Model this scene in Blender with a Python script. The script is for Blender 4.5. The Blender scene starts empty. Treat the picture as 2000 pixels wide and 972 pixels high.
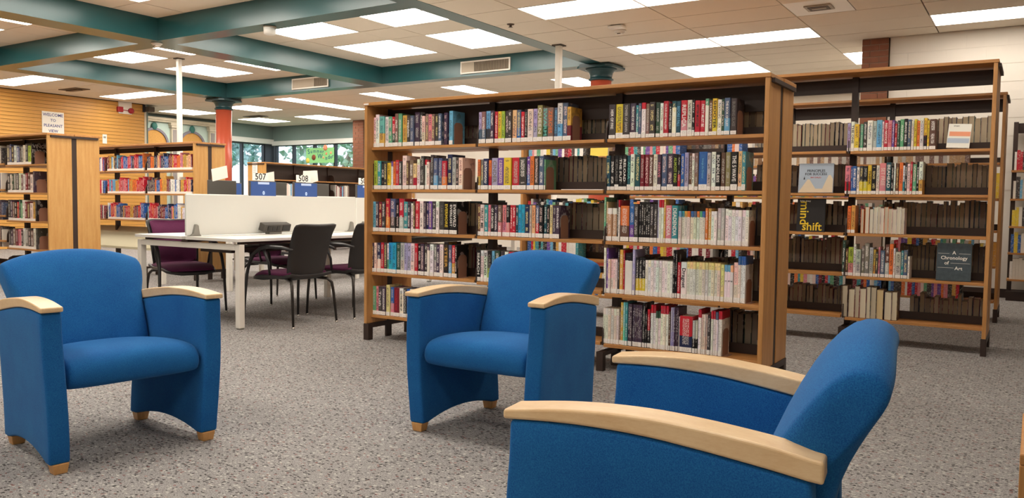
import bpy, bmesh, math, random
from mathutils import Vector, Matrix
random.seed(11)
S = bpy.context.scene
COL = S.collection
R = math.radians

# ------------------------------------------------------------------ camera
cam = bpy.data.objects.new('camera', bpy.data.cameras.new('camera'))
COL.objects.link(cam)
S.camera = cam
cam.data.sensor_fit = 'HORIZONTAL'
cam.data.sensor_width = 36.0
cam.data.lens = 1591.08 / 2000 * 36.0
cam.data.clip_start, cam.data.clip_end = 0.05, 300
def cam_matrix(yaw, pitch, roll, loc):
    cy, sy, cp, sp = math.cos(yaw), math.sin(yaw), math.cos(pitch), math.sin(pitch)
    f = Vector((sy*cp, cy*cp, -sp)); r = Vector((cy, -sy, 0)); d = f.cross(r)
    r2 = r*math.cos(roll)+d*math.sin(roll); d2 = -r*math.sin(roll)+d*math.cos(roll)
    m = Matrix((r2, -d2, -f)).transposed().to_4x4(); m.translation = loc
    return m
cam.matrix_world = cam_matrix(R(-32.688), R(3.212), R(-0.743), Vector((0, 0, 1.0)))

# ------------------------------------------------------------------ world, exposure
W = bpy.data.worlds.new('sky'); S.world = W; W.use_nodes = True
W.node_tree.nodes['Background'].inputs[0].default_value = (0.80, 0.90, 1.0, 1)
W.node_tree.nodes['Background'].inputs[1].default_value = 2.6
S.view_settings.view_transform = 'Standard'
S.view_settings.look = 'None'
S.view_settings.gamma = 1.0
S.view_settings.exposure = 0.0
LAMP = 12.0            # radiance of the ceiling diffusers

# ------------------------------------------------------------------ materials
def lin(h):
    h = h.lstrip('#'); c = [int(h[i:i+2], 16)/255 for i in (0, 2, 4)]
    return tuple(x/12.92 if x <= .04045 else ((x+.055)/1.055)**2.4 for x in c)
class N:
    def __init__(s, name):
        s.m = bpy.data.materials.new(name); s.m.use_nodes = True
        s.t = s.m.node_tree; s.b = s.t.nodes['Principled BSDF']
    def n(s, typ, **kw):
        x = s.t.nodes.new(typ)
        for k, v in kw.items(): setattr(x, k, v)
        return x
    def l(s, a, b): s.t.links.new(a, b)
    def math(s, op, a, b=None, clamp=False):
        x = s.n('ShaderNodeMath', operation=op, use_clamp=clamp)
        for i, v in enumerate((a, b)):
            if v is None: continue
            if isinstance(v, (int, float)): x.inputs[i].default_value = v
            else: s.l(v, x.inputs[i])
        return x.outputs[0]
    def mix(s, f, a, b):
        x = s.n('ShaderNodeMix', data_type='RGBA')
        for i, v in ((0, f), (6, a), (7, b)):
            if isinstance(v, (int, float)): x.inputs[i].default_value = v
            elif isinstance(v, tuple): x.inputs[i].default_value = (*v[:3], 1)
            else: s.l(v, x.inputs[i])
        return x.outputs[2]
    def noise(s, scale, detail=2, vec=None, rough=.5):
        x = s.n('ShaderNodeTexNoise'); x.inputs['Scale'].default_value = scale
        x.inputs['Detail'].default_value = detail; x.inputs['Roughness'].default_value = rough
        if vec is not None: s.l(vec, x.inputs['Vector'])
        return x
    def coord(s, which='Object', sc=(1, 1, 1)):
        x = s.n('ShaderNodeTexCoord'); m = s.n('ShaderNodeMapping'); m.inputs['Scale'].default_value = sc
        s.l(x.outputs[which], m.inputs['Vector']); return m.outputs[0]
    def bump(s, h, strength=.2, dist=.002):
        x = s.n('ShaderNodeBump'); x.inputs['Strength'].default_value = strength; x.inputs['Distance'].default_value = dist
        s.l(h, x.inputs['Height']); s.l(x.outputs[0], s.b.inputs['Normal'])
    def ramp(s, f, stops):
        x = s.n('ShaderNodeValToRGB'); e = x.color_ramp.elements
        while len(e) < len(stops): e.new(.5)
        for k, (p, c) in zip(e, stops): k.position = p; k.color = (*c[:3], 1)
        s.l(f, x.inputs[0]); return x.outputs[0]
    def set(s, **kw):
        for k, v in kw.items():
            i = s.b.inputs[k.replace('_', ' ')]
            if isinstance(v, (int, float)): i.default_value = v
            elif isinstance(v, tuple): i.default_value = (*v[:3], 1)
            else: s.l(v, i)
        return s.m
MAT = {}
def plain(name, hexc, rough=.5, metal=0, var=0.06, sc=9, spec=.5):
    s = N(name); c = lin(hexc)
    nz = s.noise(sc, 3, s.coord())
    col = s.mix(nz.outputs[0], tuple(x*(1-var) for x in c), tuple(min(1, x*(1+var)) for x in c))
    MAT[name] = s.set(Base_Color=col, Roughness=rough, Metallic=metal, Specular_IOR_Level=spec)
def wood(name, a, b, sc=(14, 14, 1.2), rough=.42, axis='Z'):
    s = N(name)
    v = s.coord('Object', sc)
    n1 = s.noise(3.0, 4, v, .6); n2 = s.noise(22, 3, v, .6)
    f = s.math('ADD', s.math('MULTIPLY', n1.outputs[0], .65), s.math('MULTIPLY', n2.outputs[0], .35))
    col = s.ramp(f, [(.34, lin(a)), (.62, lin(b))])
    s.bump(n2.outputs[0], .08, .001)
    MAT[name] = s.set(Base_Color=col, Roughness=rough)
def fabric(name, a, b, scale=420, rough=.9, sheen=.25):
    s = N(name)
    v = s.coord('Object')
    n1 = s.noise(scale, 1, v); n2 = s.noise(7, 3, v)
    f = s.math('ADD', s.math('MULTIPLY', n1.outputs[0], .7), s.math('MULTIPLY', n2.outputs[0], .3))
    col = s.ramp(f, [(.22, lin(a)), (.78, lin(b))])
    s.bump(n1.outputs[0], .25, .0012)
    s.b.inputs['Sheen Weight'].default_value = sheen
    s.b.inputs['Sheen Roughness'].default_value = .5
    s.b.inputs['Sheen Tint'].default_value = (.45, .75, 1, 1) if 'blue' in name else (1, .8, .9, 1)
    MAT[name] = s.set(Base_Color=col, Roughness=rough, Specular_IOR_Level=.15)
def emit(name, hexc, strength):
    s = N(name)
    MAT[name] = s.set(Base_Color=(0.02, 0.02, 0.02), Emission_Color=lin(hexc), Emission_Strength=strength)

wood('oak_end', '#b07a40', '#c9945a', (13, 13, .9))
wood('oak_edge', '#a8713c', '#c48d52', (1.0, 13, 16))
wood('maple', '#d8b486', '#e4c79c', (9, 3, 9), .35)
wood('maple_foot', '#c08c50', '#cf9d62', (20, 20, 4), .4)
wood('oak_amber', '#ba8648', '#cc9e60', (13, 13, .9))
fabric('blue_fabric', '#0e4084', '#2673ae', 420, .9, .12)
fabric('plum_fabric', '#431a36', '#62284b', 300, .95, .15)
plain('dark_steel', '#33241e', .5, .0, .05)
plain('black_plastic', '#2b2a2b', .45, 0, .05)
plain('chair_metal', '#3a3633', .35, .6, .04)
plain('chrome', '#c8c6c2', .2, 1, .02)
plain('bookend_brown', '#98705c', .5, 0, .05)
plain('white_paint', '#e9e4da', .45, 0, .02)
plain('white_laminate', '#e6e3dc', .35, 0, .015)
plain('screen_white', '#e2e4de', .3, 0, .01)
plain('grey_plastic', '#8f8d86', .5, 0, .03)
plain('dark_grey', '#4b4844', .55, 0, .05)
plain('outlet_black', '#1d1c1c', .4, 0, .03)
plain('wall_cream', '#d9d2c7', .8, 0, .03, 4)
plain('wall_teal_grey', '#748784', .7, 0, .04, 3)
plain('header_white', '#d9dbd8', .6, 0, .02)
plain('black_frame', '#20222a', .45, 0, .04)
plain('tile_cream', '#dcd3c4', .92, 0, .05, 60, .2)
plain('grid_beige', '#4f473e', .8, 0, .03)
plain('teal_paint', '#23565a', .28, 0, .06, 2.5, .6)
plain('capital_teal', '#1b3f44', .35, 0, .06, 5)
plain('coral_paint', '#b9533a', .3, 0, .05, 3)
plain('brick_red', '#7d4e38', .9, 0, .25, 14)
plain('mortar', '#8a7464', .95, 0, .1, 30)
wood('slat_pine', '#c58e42', '#d8a455', (10, .7, 14), .45)
plain('slat_gap', '#4e3014', .8, 0, .05)
plain('mint', '#bcd0c8', .8, 0, .08, 6)
plain('facade_stone', '#cfc4ae', .8, 0, .12, 10)
plain('ornament_green', '#2f6a62', .6, 0, .15, 20)
plain('osb', '#c9964f', .8, 0, .25, 40)
plain('lilac_line', '#7f7a86', .7, 0, .1, 20)
plain('alarm_red', '#a3202c', .35, 0, .04)
plain('paper', '#f3f0e8', .8, 0, .01)
plain('ink', '#1c1b20', .7, 0, .01)
plain('navy_ink', '#2c3c86', .7, 0, .01)
plain('teal_ink', '#10566e', .7, 0, .01)
plain('red_ink', '#c23a30', .7, 0, .01)
plain('pale_blue', '#b9cdf0', .6, 0, .01)
plain('banner_green', '#8fd088', .7, 0, .06, 8)
plain('orange_paper', '#f0a07a', .7, 0, .03)
plain('yellow_paper', '#e8d25a', .7, 0, .03)
plain('flower_brown', '#8a4a2c', .7, 0, .1, 20)
plain('bark', '#8d867e', .95, 0, .2, 6)
plain('leaf_green', '#a3bda6', .8, 0, .3, 2)
plain('leaf_teal', '#8fb0ad', .8, 0, .3, 2)
plain('lawn', '#7f9d72', 1, 0, .2, 1)
plain('house_lilac', '#c9c6dd', .9, 0, .05, 2)
plain('house_roof', '#9a97a8', .9, 0, .05, 2)
plain('asphalt_light', '#e6e6e6', 1, 0, .04, 1)
plain('vent_metal', '#a89c8b', .5, .3, .04)
plain('vent_dark', '#5a4a3e', .6, 0, .05)
plain('cream_board', '#d9d3b4', .6, 0, .03)
plain('label_white', '#efe9e4', .6, 0, .02, 40)
plain('fore_edge', '#b3a48f', .9, 0, .12, 60)
emit('diffuser', '#fff5e8', LAMP)
emit('screen_blue', '#185aa8', .7)
emit('screen_logo', '#cfe4ff', .9)
def stains(key, hexb):
    s = N(key)
    v = s.coord('Object'); n = s.noise(130, 4, v, .7); n2 = s.noise(900, 1, v)
    col = s.mix(n.outputs[0], tuple(x*.93 for x in lin(hexb)), lin(hexb))
    s.bump(n2.outputs[0], .15, .001)
    MAT[key] = s.set(Base_Color=col, Roughness=.92, Specular_IOR_Level=.2)
stains('tile_cream', '#e8decd')
def glass():
    s = N('window_glass')
    tr = s.n('ShaderNodeBsdfTransparent'); tr.inputs[0].default_value = (.96, .98, 1, 1)
    gl = s.n('ShaderNodeBsdfGlossy'); gl.inputs['Roughness'].default_value = .02
    mx = s.n('ShaderNodeMixShader'); mx.inputs[0].default_value = .05
    s.l(tr.outputs[0], mx.inputs[1]); s.l(gl.outputs[0], mx.inputs[2])
    s.l(mx.outputs[0], s.t.nodes['Material Output'].inputs[0]); MAT['window_glass'] = s.m
glass()
def carpet():
    s = N('carpet')
    tc = s.n('ShaderNodeTexCoord'); o = tc.outputs['Object']
    wp = s.noise(55, 2, o); sb = s.n('ShaderNodeVectorMath', operation='SUBTRACT'); s.l(wp.outputs['Color'], sb.inputs[0]); sb.inputs[1].default_value = (.5, .5, .5)
    sc = s.n('ShaderNodeVectorMath', operation='SCALE'); s.l(sb.outputs[0], sc.inputs[0]); sc.inputs['Scale'].default_value = .012
    ad = s.n('ShaderNodeVectorMath', operation='ADD'); s.l(o, ad.inputs[0]); s.l(sc.outputs[0], ad.inputs[1])
    mp = s.n('ShaderNodeMapping'); mp.inputs['Scale'].default_value = (.62, 1, 1); s.l(ad.outputs[0], mp.inputs[0])
    v = mp.outputs[0]
    vo = s.n('ShaderNodeTexVoronoi'); vo.inputs['Scale'].default_value = 105; s.l(v, vo.inputs['Vector'])
    bw = s.n('ShaderNodeSeparateColor'); s.l(vo.outputs['Color'], bw.inputs[0])
    fine = s.noise(300, 2, v, .7)
    base = s.ramp(fine.outputs[0], [(.3, lin('#605e5d')), (.5, lin('#93908f')), (.7, lin('#bdb9b6'))])
    hole = s.math('LESS_THAN', vo.outputs['Distance'], .46)
    dark = s.math('MULTIPLY', s.math('GREATER_THAN', bw.outputs[0], .73), hole)
    red = s.math('MULTIPLY', s.math('LESS_THAN', bw.outputs[1], .07), hole)
    lite = s.math('MULTIPLY', s.math('GREATER_THAN', bw.outputs[2], .84), hole)
    c = s.mix(s.math('MULTIPLY', lite, .5), base, lin('#dcd8d0'))
    c = s.mix(s.math('MULTIPLY', dark, .9), c, lin('#2c2a2b'))
    c = s.mix(s.math('MULTIPLY', red, .6), c, lin('#8a4a42'))
    c = s.mix(s.math('MULTIPLY', s.noise(1.3, 2, o).outputs[0], .16), c, lin('#8d8a86'))
    s.bump(fine.outputs[0], .5, .006)
    MAT['carpet'] = s.set(Base_Color=c, Roughness=1.0, Specular_IOR_Level=.05)
carpet()
def book_mats():
    s = N('book_cover')
    def attr(nm):
        a = s.n('ShaderNodeAttribute', attribute_type='OBJECT', attribute_name=nm); return a
    tc = s.n('ShaderNodeTexCoord'); g = s.n('ShaderNodeSeparateXYZ'); s.l(tc.outputs['Generated'], g.inputs[0])
    rnd = s.n('ShaderNodeObjectInfo').outputs['Random']
    wob = s.noise(60, 2, tc.outputs['Object'])
    zz = s.math('ADD', g.outputs[2], s.math('MULTIPLY', s.math('SUBTRACT', wob.outputs[0], .5), .06))
    top = s.math('GREATER_THAN', zz, attr('split').outputs['Fac'])
    base = s.mix(top, attr('foot_colour').outputs['Vector'], attr('spine_colour').outputs['Vector'])
    # printed strokes running down the spine
    off = s.n('ShaderNodeCombineXYZ'); s.l(s.math('MULTIPLY', rnd, 50), off.inputs[2]); s.l(s.math('MULTIPLY', rnd, 9), off.inputs[0])
    ad = s.n('ShaderNodeVectorMath', operation='ADD'); s.l(tc.outputs['Object'], ad.inputs[0]); s.l(off.outputs[0], ad.inputs[1])
    mp = s.n('ShaderNodeMapping'); mp.inputs['Scale'].default_value = (170, 0, 210); s.l(ad.outputs[0], mp.inputs[0])
    st = s.noise(1.0, 1, mp.outputs[0])
    band = s.math('LESS_THAN', s.math('ABSOLUTE', s.math('SUBTRACT', g.outputs[0], .5)), .26)
    mp2 = s.n('ShaderNodeMapping'); mp2.inputs['Scale'].default_value = (0, 0, 22); s.l(ad.outputs[0], mp2.inputs[0])
    seg = s.math('GREATER_THAN', s.noise(1.0, 0, mp2.outputs[0]).outputs[0], .43)
    ins = s.math('MULTIPLY', s.math('LESS_THAN', g.outputs[2], .93), s.math('GREATER_THAN', g.outputs[2], .2))
    spine = s.math('LESS_THAN', g.outputs[1], .05)
    k = s.math('MULTIPLY', s.math('MULTIPLY', band, seg), s.math('MULTIPLY', ins, spine))
    k = s.math('MULTIPLY', k, s.math('GREATER_THAN', st.outputs[0], .5))
    k = s.math('MULTIPLY', k, attr('print_amount').outputs['Fac'])
    col = s.mix(k, base, attr('ink_colour').outputs['Vector'])
    # cover artwork on the two boards
    art = s.noise(16, 3, ad.outputs[0])
    a2 = s.math('MULTIPLY', s.math('GREATER_THAN', art.outputs[0], .57), s.math('SUBTRACT', 1.0, spine))
    col = s.mix(s.math('MULTIPLY', a2, .35), col, attr('ink_colour').outputs['Vector'])
    MAT['book_cover'] = s.set(Base_Color=col, Roughness=.38, Specular_IOR_Level=.4)
    s = N('page_block'); v = s.coord('Object', (900, 900, 8)); n = s.noise(1, 1, v)
    at = s.n('ShaderNodeAttribute', attribute_type='OBJECT', attribute_name='page_colour')
    col = s.mix(n.outputs[0], at.outputs['Vector'], (.16, .12, .09))
    col = s.mix(.62, col, at.outputs['Vector'])
    MAT['page_block'] = s.set(Base_Color=col, Roughness=.9, Specular_IOR_Level=.1)
    s = N('distant_book'); at = s.n('ShaderNodeAttribute', attribute_type='GEOMETRY', attribute_name='cover')
    n = s.noise(1, 2, s.coord('Object', (60, 60, 90)))
    col = s.mix(s.math('MULTIPLY', s.math('GREATER_THAN', n.outputs[0], .58), .35), at.outputs['Color'], lin('#d9d2c6'))
    MAT['distant_book'] = s.set(Base_Color=col, Roughness=.5)
    s = N('call_label'); v = s.coord('Object', (260, 1, 330)); n = s.noise(1, 1, v)
    tc = s.n('ShaderNodeTexCoord'); g = s.n('ShaderNodeSeparateXYZ'); s.l(tc.outputs['Generated'], g.inputs[0])
    m1 = s.math('MULTIPLY', s.math('LESS_THAN', s.math('ABSOLUTE', s.math('SUBTRACT', g.outputs[0], .5)), .3), s.math('LESS_THAN', s.math('ABSOLUTE', s.math('SUBTRACT', g.outputs[2], .55)), .3))
    k = s.math('MULTIPLY', s.math('MULTIPLY', m1, s.math('GREATER_THAN', n.outputs[0], .57)), .55)
    MAT['call_label'] = s.set(Base_Color=s.mix(k, lin('#f3eee8'), lin('#3a3634')), Roughness=.5)
book_mats()

# ------------------------------------------------------------------ mesh helpers
class M:
    def __init__(s): s.v = []; s.f = []; s.mi = []; s.sm = []
    def add(s, vs, fs, mat=0, smooth=False, xf=None):
        o = len(s.v)
        s.v += [tuple(xf @ Vector(p)) for p in vs] if xf is not None else [tuple(p) for p in vs]
        s.f += [tuple(i+o for i in f) for f in fs]; s.mi += [mat]*len(fs); s.sm += [smooth]*len(fs)
        return s
    def box(s, a, b, mat=0, xf=None):
        x0, y0, z0 = a; x1, y1, z1 = b
        return s.add([(x0, y0, z0), (x1, y0, z0), (x1, y1, z0), (x0, y1, z0), (x0, y0, z1), (x1, y0, z1), (x1, y1, z1), (x0, y1, z1)],
                     [(0, 3, 2, 1), (4, 5, 6, 7), (0, 1, 5, 4), (1, 2, 6, 5), (2, 3, 7, 6), (3, 0, 4, 7)], mat, False, xf)
    def prism(s, poly, a0, a1, axis='x', mat=0, xf=None):
        def P(p, a):
            return {'x': (a, p[0], p[1]), 'y': (p[0], a, p[1]), 'z': (p[0], p[1], a)}[axis]
        n = len(poly); vs = [P(p, a0) for p in poly]+[P(p, a1) for p in poly]
        fs = [tuple(range(n)), tuple(range(2*n-1, n-1, -1))]+[(i, i+n, (i+1) % n+n, (i+1) % n) for i in range(n)]
        return s.add(vs, fs, mat, False, xf)
    def loft(s, secs, mat=0, caps=True, smooth=True, xf=None, closed=True):
        n = len(secs[0]); vs = [p for q in secs for p in q]; fs = []
        for i in range(len(secs)-1):
            for j in range(n if closed else n-1):
                k = (j+1) % n; fs.append((i*n+j, i*n+k, (i+1)*n+k, (i+1)*n+j))
        if caps and closed:
            fs.append(tuple(range(n-1, -1, -1))); fs.append(tuple((len(secs)-1)*n+j for j in range(n)))
        return s.add(vs, fs, mat, smooth, xf)
    def tube(s, pts, r, n=8, mat=0, xf=None, flat=1.0):
        pts = [Vector(p) for p in pts]; rs = r if isinstance(r, (list, tuple)) else [r]*len(pts)
        secs = []; up = None
        for i, p in enumerate(pts):
            t = (pts[min(i+1, len(pts)-1)]-pts[max(i-1, 0)]).normalized()
            if up is None:
                up = Vector((0, 0, 1)) if abs(t.z) < .9 else Vector((1, 0, 0))
            sd = t.cross(up).normalized(); up = sd.cross(t).normalized()
            secs.append([tuple(p+sd*math.cos(a)*rs[i]+up*math.sin(a)*rs[i]*flat) for a in [2*math.pi*k/n for k in range(n)]])
        return s.loft(secs, mat, True, True, xf)
    def lathe(s, prof, n=20, mat=0, c=(0, 0, 0), smooth=True):
        secs = [[(c[0]+r*math.cos(2*math.pi*k/n), c[1]+r*math.sin(2*math.pi*k/n), c[2]+z) for k in range(n)] for r, z in prof]
        return s.loft(secs, mat, True, smooth)
    def mesh(s, name, mats):
        me = bpy.data.meshes.new(name); me.from_pydata(s.v, [], s.f)
        for m in (mats if isinstance(mats, (list, tuple)) else [mats]): me.materials.append(MAT[m])
        me.polygons.foreach_set('material_index', s.mi); me.polygons.foreach_set('use_smooth', s.sm)
        bm = bmesh.new(); bm.from_mesh(me); bmesh.ops.recalc_face_normals(bm, faces=bm.faces); bm.to_mesh(me); bm.free()
        me.update(); return me
    def build(s, name, mats, parent=None, bevel=0, seg=2, sub=0, sharp=None):
        o = bpy.data.objects.new(name, s.mesh(name, mats)); COL.objects.link(o)
        if parent: o.parent = parent
        if bevel:
            b = o.modifiers.new('soft', 'BEVEL'); b.width = bevel; b.segments = seg; b.limit_method = 'ANGLE'; b.angle_limit = R(40)
        if sub:
            b = o.modifiers.new('sub', 'SUBSURF'); b.levels = sub; b.render_levels = sub
        return o
def link(name, me, parent=None, loc=None, rot=None):
    o = bpy.data.objects.new(name, me); COL.objects.link(o)
    if parent: o.parent = parent
    if loc is not None: o.location = loc
    if rot is not None: o.rotation_euler = rot
    return o
def thing(name, label, cat, loc=(0, 0, 0), rz=0, group=None):
    o = bpy.data.objects.new(name, None); COL.objects.link(o); o.empty_display_size = .1
    o.location = loc; o.rotation_euler = (0, 0, rz); o['label'] = label; o['category'] = cat
    if group: o['group'] = group
    return o
def tag(o, label, cat, group=None):
    o['label'] = label; o['category'] = cat
    if group: o['group'] = group
    return o
def struct(name, m, mat, parent=None, **kw):
    o = m.build(name, mat, parent, **kw); o['kind'] = 'structure'; return o
def box(name, a, b, mat, parent=None, bevel=0):
    return M().box(a, b).build(name, mat, parent, bevel)
def copy_tree(o, parent=None):
    c = o.copy(); COL.objects.link(c)
    if parent: c.parent = parent
    for ch in list(o.children): copy_tree(ch, c)
    return c
def words(name, body, size, mat, parent=None, mw=None, align='CENTER', width=None, ext=.0004):
    cu = bpy.data.curves.new(name, 'FONT'); cu.body = body; cu.size = size; cu.extrude = ext
    cu.align_x = align; cu.align_y = 'CENTER'; cu.resolution_u = 2
    cu.materials.append(MAT[mat] if isinstance(mat, str) else mat)
    o = bpy.data.objects.new(name, cu); COL.objects.link(o)
    cu.offset = size*.012
    if parent: o.parent = parent
    if mw is not None: o.matrix_local = mw
    TEXTS.append(o)
    return o
TEXTS = []
DOWN = Matrix(((0, 1, 0, 0), (0, 0, -1, 0), (-1, 0, 0, 0), (0, 0, 0, 1)))       # text running down a spine that faces -y
FRONT = Matrix(((1, 0, 0, 0), (0, 0, -1, 0), (0, 1, 0, 0), (0, 0, 0, 1)))       # upright text facing -y
EAST = Matrix(((0, 0, 1, 0), (1, 0, 0, 0), (0, 1, 0, 0), (0, 0, 0, 1)))         # upright text facing +x

# ================================================================== THE ROOM
Z, Z2 = 3.05, 3.34                       # lower ceiling, coffer ceiling
XL, XS, YN, YF = -18.1, -16.5, 10.80, 15.7
XE, YB = 3.4, -4.2
fl = struct('floor', M().box((-18.4, -4.4, -.06), (3.6, 16.0, 0)), 'carpet')
W_ = .12
def wall(name, a, b, mat): return struct(name, M().box(a, b), mat)
wall('wall_right', (XE, YB, 0), (XE+W_, YN, 3.6), 'wall_cream')
wall('wall_back', (XS-.2, YB-W_, 0), (XE+W_, YB, 3.6), 'wall_cream')

# painted block wall: every block is a part
wb = struct('wall_block', M().box((-1.56, YN+.004, 0), (XE, YN+.2, Z+.02)), 'wall_cream')
bw, bh = .405, .2033
blk = M().box((0, 0, 0), (bw-.005, .01, bh-.005)).mesh('block', 'wall_cream')
for r in range(15):
    x = -1.56-(bw/2 if r % 2 else 0)
    while x < XE-.01:
        xa, xb = max(x, -1.56), min(x+bw, XE)
        if xb-xa > .06 and xa < 1.4 and r > 5:
            if xb-xa > bw-.01: o = link('block', blk, wb, (xa+.0025, YN, r*bh+.0025))
            else: M().box((xa+.0025, YN, r*bh+.0025), (xb-.0025, YN+.01, r*bh+bh-.0025)).build('block', 'wall_cream', wb)
        x += bw
# brick pier at the end of the block wall
pier = struct('pillar_brick', M().box((-1.865, YN-.03, 0), (-1.572, YN+.3, Z+.02)), 'mortar')
def bricks(pier, xa, xb, yf, z0, z1):
    z = z0; r = 0
    while z < z1-.03:
        cuts = [xa, xa+.195, xb] if r % 2 == 0 else [xa, xa+.095, xb]
        for a, b in zip(cuts, cuts[1:]):
            M().box((a+.004, yf, z+.004), (b-.004, yf+.02, min(z+.066, z1))).build('brick', 'brick_red', pier)
        z += .0725; r += 1
bricks(pier, -1.87, -1.567, YN-.036, 1.45, Z)
pier2 = struct('pillar_brick', M().box((-14.70, 15.35, 0), (-14.35, 15.69, Z)), 'mortar')
bricks(pier2, -14.705, -14.345, 15.344, 1.45, Z)

# slat wall: every slat a part
sw = struct('wall_slat', M().box((XS-.14, YB, 0), (XS-.018, 10.75, Z+.02)), 'slat_gap')
sl = M().box((0, YB, 0), (.02, 10.745, .0645)).mesh('slat', 'slat_pine')
k = 0
while k*.0707 < Z-.01:
    link('slat', sl, sw, (XS-.02, 0, k*.0707+.004)); k += 1
struct('trim_corner', M().box((XS-.14, 10.745, 0), (XS+.008, 10.79, Z)), 'facade_stone')
wall('wall_jog', (XL-.14, 10.79, 0), (XS-.1, 10.9, Z+.02), 'wall_teal_grey')

# window walls
def frame_run(idx, along, fixed, edges, z0, z1, side):
    """one window: glass pane set in a dark frame between two mullions"""
    w = bpy.data.objects.new('window_%d' % idx, None); COL.objects.link(w); w['kind'] = 'structure'
    a, b = edges; d = .05
    def bx(name, u0, u1, za, zb, mat, t0=-d, t1=d):
        lo, hi = (fixed+t0, fixed+t1)
        if along == 'y': o = box(name, (lo, u0, za), (hi, u1, zb), mat, w)
        else: o = box(name, (u0, lo, za), (u1, hi, zb), mat, w)
        o['kind'] = 'structure'
    bx('mullion', a, a+.028, z0, z1, 'black_frame'); bx('mullion', b-.028, b, z0, z1, 'black_frame')
    bx('rail', a+.028, b-.028, z0, z0+.05, 'black_frame'); bx('rail', a+.028, b-.028, z1-.03, z1, 'black_frame')
    bx('pane', a+.028, b-.028, z0+.05, z1-.03, 'window_glass', -.004, .004)
ZW0, ZW1 = 1.0, 2.55
wl = struct('wall_left', M().box((XL-.14, 10.9, 0), (XL, 14.1, Z+.02)).box((XL-.14, 14.1, ZW1), (XL, YF, Z+.02)).box((XL-.14, 14.1, 0), (XL, YF, ZW0)), 'wall_teal_grey')
wf = struct('wall_far', M().box((XL-.14, YF, ZW1-.02), (-14.6, YF+.14, Z+.02)).box((XL-.14, YF, 0), (-14.6, YF+.14, ZW0)), 'wall_teal_grey')
wall('wall_far_east', (-14.6, YF, 0), (-1.5, YF+.14, Z+.02), 'wall_cream')
wall('wall_inner', (-1.56, YN+.2, 0), (-1.45, YF, Z+.02), 'wall_cream')
i = 1
for a, b in ((14.1, 14.68), (14.68, 15.42)): frame_run(i, 'y', XL-.06, (a, b), ZW0, ZW1, 1); i += 1
for a, b in ((-18.0, -17.30), (-17.30, -16.49), (-16.49, -15.72), (-15.72, -14.9)): frame_run(i, 'x', YF+.06, (a, b), ZW0, ZW1-.02, 1); i += 1
struct('trim_post', M().box((XL-.14, 15.42, ZW0), (XL+.02, YF+.14, ZW1)).box((-14.9, YF, ZW0), (-14.6, YF+.1, ZW1)), 'black_frame')
struct('trim_header', M().box((XL, 14.0, 2.56), (XL+.05, YF, 2.69)).box((XL, YF-.05, 2.52), (-14.6, YF, 2.64)), 'header_white')
struct('trim_sill', M().box((XL, 14.0, .95), (XL+.12, YF, 1.0)).box((XL, YF-.12, .95), (-14.6, YF, 1.0)), 'header_white')

# ceiling: slabs, then lay-in tiles
slab = M().box((-5.39, YB, Z+.012), (XE+.1, YN+.2, Z+.1)).box((-18.3, 11.08, Z+.012), (-1.4, 15.85, Z+.1)) \
    .box((-18.3, YB, Z+.012), (-14.25, 11.08, Z+.1)).box((-14.25, YB, Z2+.012), (-5.39, 11.08, Z2+.1)).box((-5.40, YB, Z+.1), (-5.34, 11.1, Z2+.1))
ceil = struct('ceiling', slab, 'grid_beige')
TILE = {}
def tile(xa, xb, ya, yb, z, parent):
    w, d = round(xb-xa-.012, 4), round(yb-ya-.012, 4)
    if (w, d) not in TILE:
        TILE[(w, d)] = M().box((0, 0, 0), (w, d, .012)).mesh('tile', 'tile_cream')
    return link('tile', TILE[(w, d)], parent, (xa+.006, ya+.006, z+random.uniform(-.0015, .0015)))
TX = [-5.39]+[-4.70+1.22*i for i in range(6)]
TY = [7.34+.605*i for i in range(6)]+[10.80]
def lit(x, y): return any(a-.01 <= x <= b+.01 and c-.01 <= y <= d+.01 for a, b, c, d in HOLES)
HOLES = []
LIGHTS = []
def lamp_cell(xa, xb, ya, yb, z, lab, grp): HOLES.append((xa, xb, ya, yb)); LIGHTS.append((xa, xb, ya, yb, z, lab, grp))
rg = 'ceiling lights over the reading chairs'
c1, c2, c3, c4 = TX[1], TX[2], TX[3], TX[4]
lamp_cell(c1, c2, TY[0], TY[1], Z, 'long ceiling light at the top edge above the smoke detector', None)
lamp_cell(c2, c3, TY[0], TY[1], Z, 'ceiling light cut by the top edge, right of the one above the smoke detector', None)
lamp_cell(c1, c2, TY[4], TY[5], Z, 'narrow ceiling light beyond the smoke detector, left one of the touching pair', None)
lamp_cell(c2, c3, TY[4], TY[5], Z, 'narrow ceiling light, right one of the touching pair beyond the smoke detector', None)
lamp_cell(c4, c4+1.22, TY[4], TY[5], Z, 'ceiling light at the right edge above the white block wall', None)
lamp_cell(c1, c2, 11.6, 12.13, Z, 'nearer half of the wide ceiling light above the long bookcase', None)
lamp_cell(c1, c2, 12.13, 12.68, Z, 'farther half of the wide ceiling light above the long bookcase', None)
lamp_cell(c3, c4, 11.6, 12.6, Z, 'ceiling light half hidden by the brick pillar', None)
for yy in (4.92, 2.5, .08, -2.34):                       # the same lamps go on over and behind the camera
    for xx in (c1, c2, c4): lamp_cell(xx, xx+1.22, yy, yy+.605, Z, 'ceiling light overhead near the camera, outside the picture', 'ceiling lights outside the picture')
vent_cell = (c3, c3+.6, 8.52, 9.155); HOLES.append(vent_cell)
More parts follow.
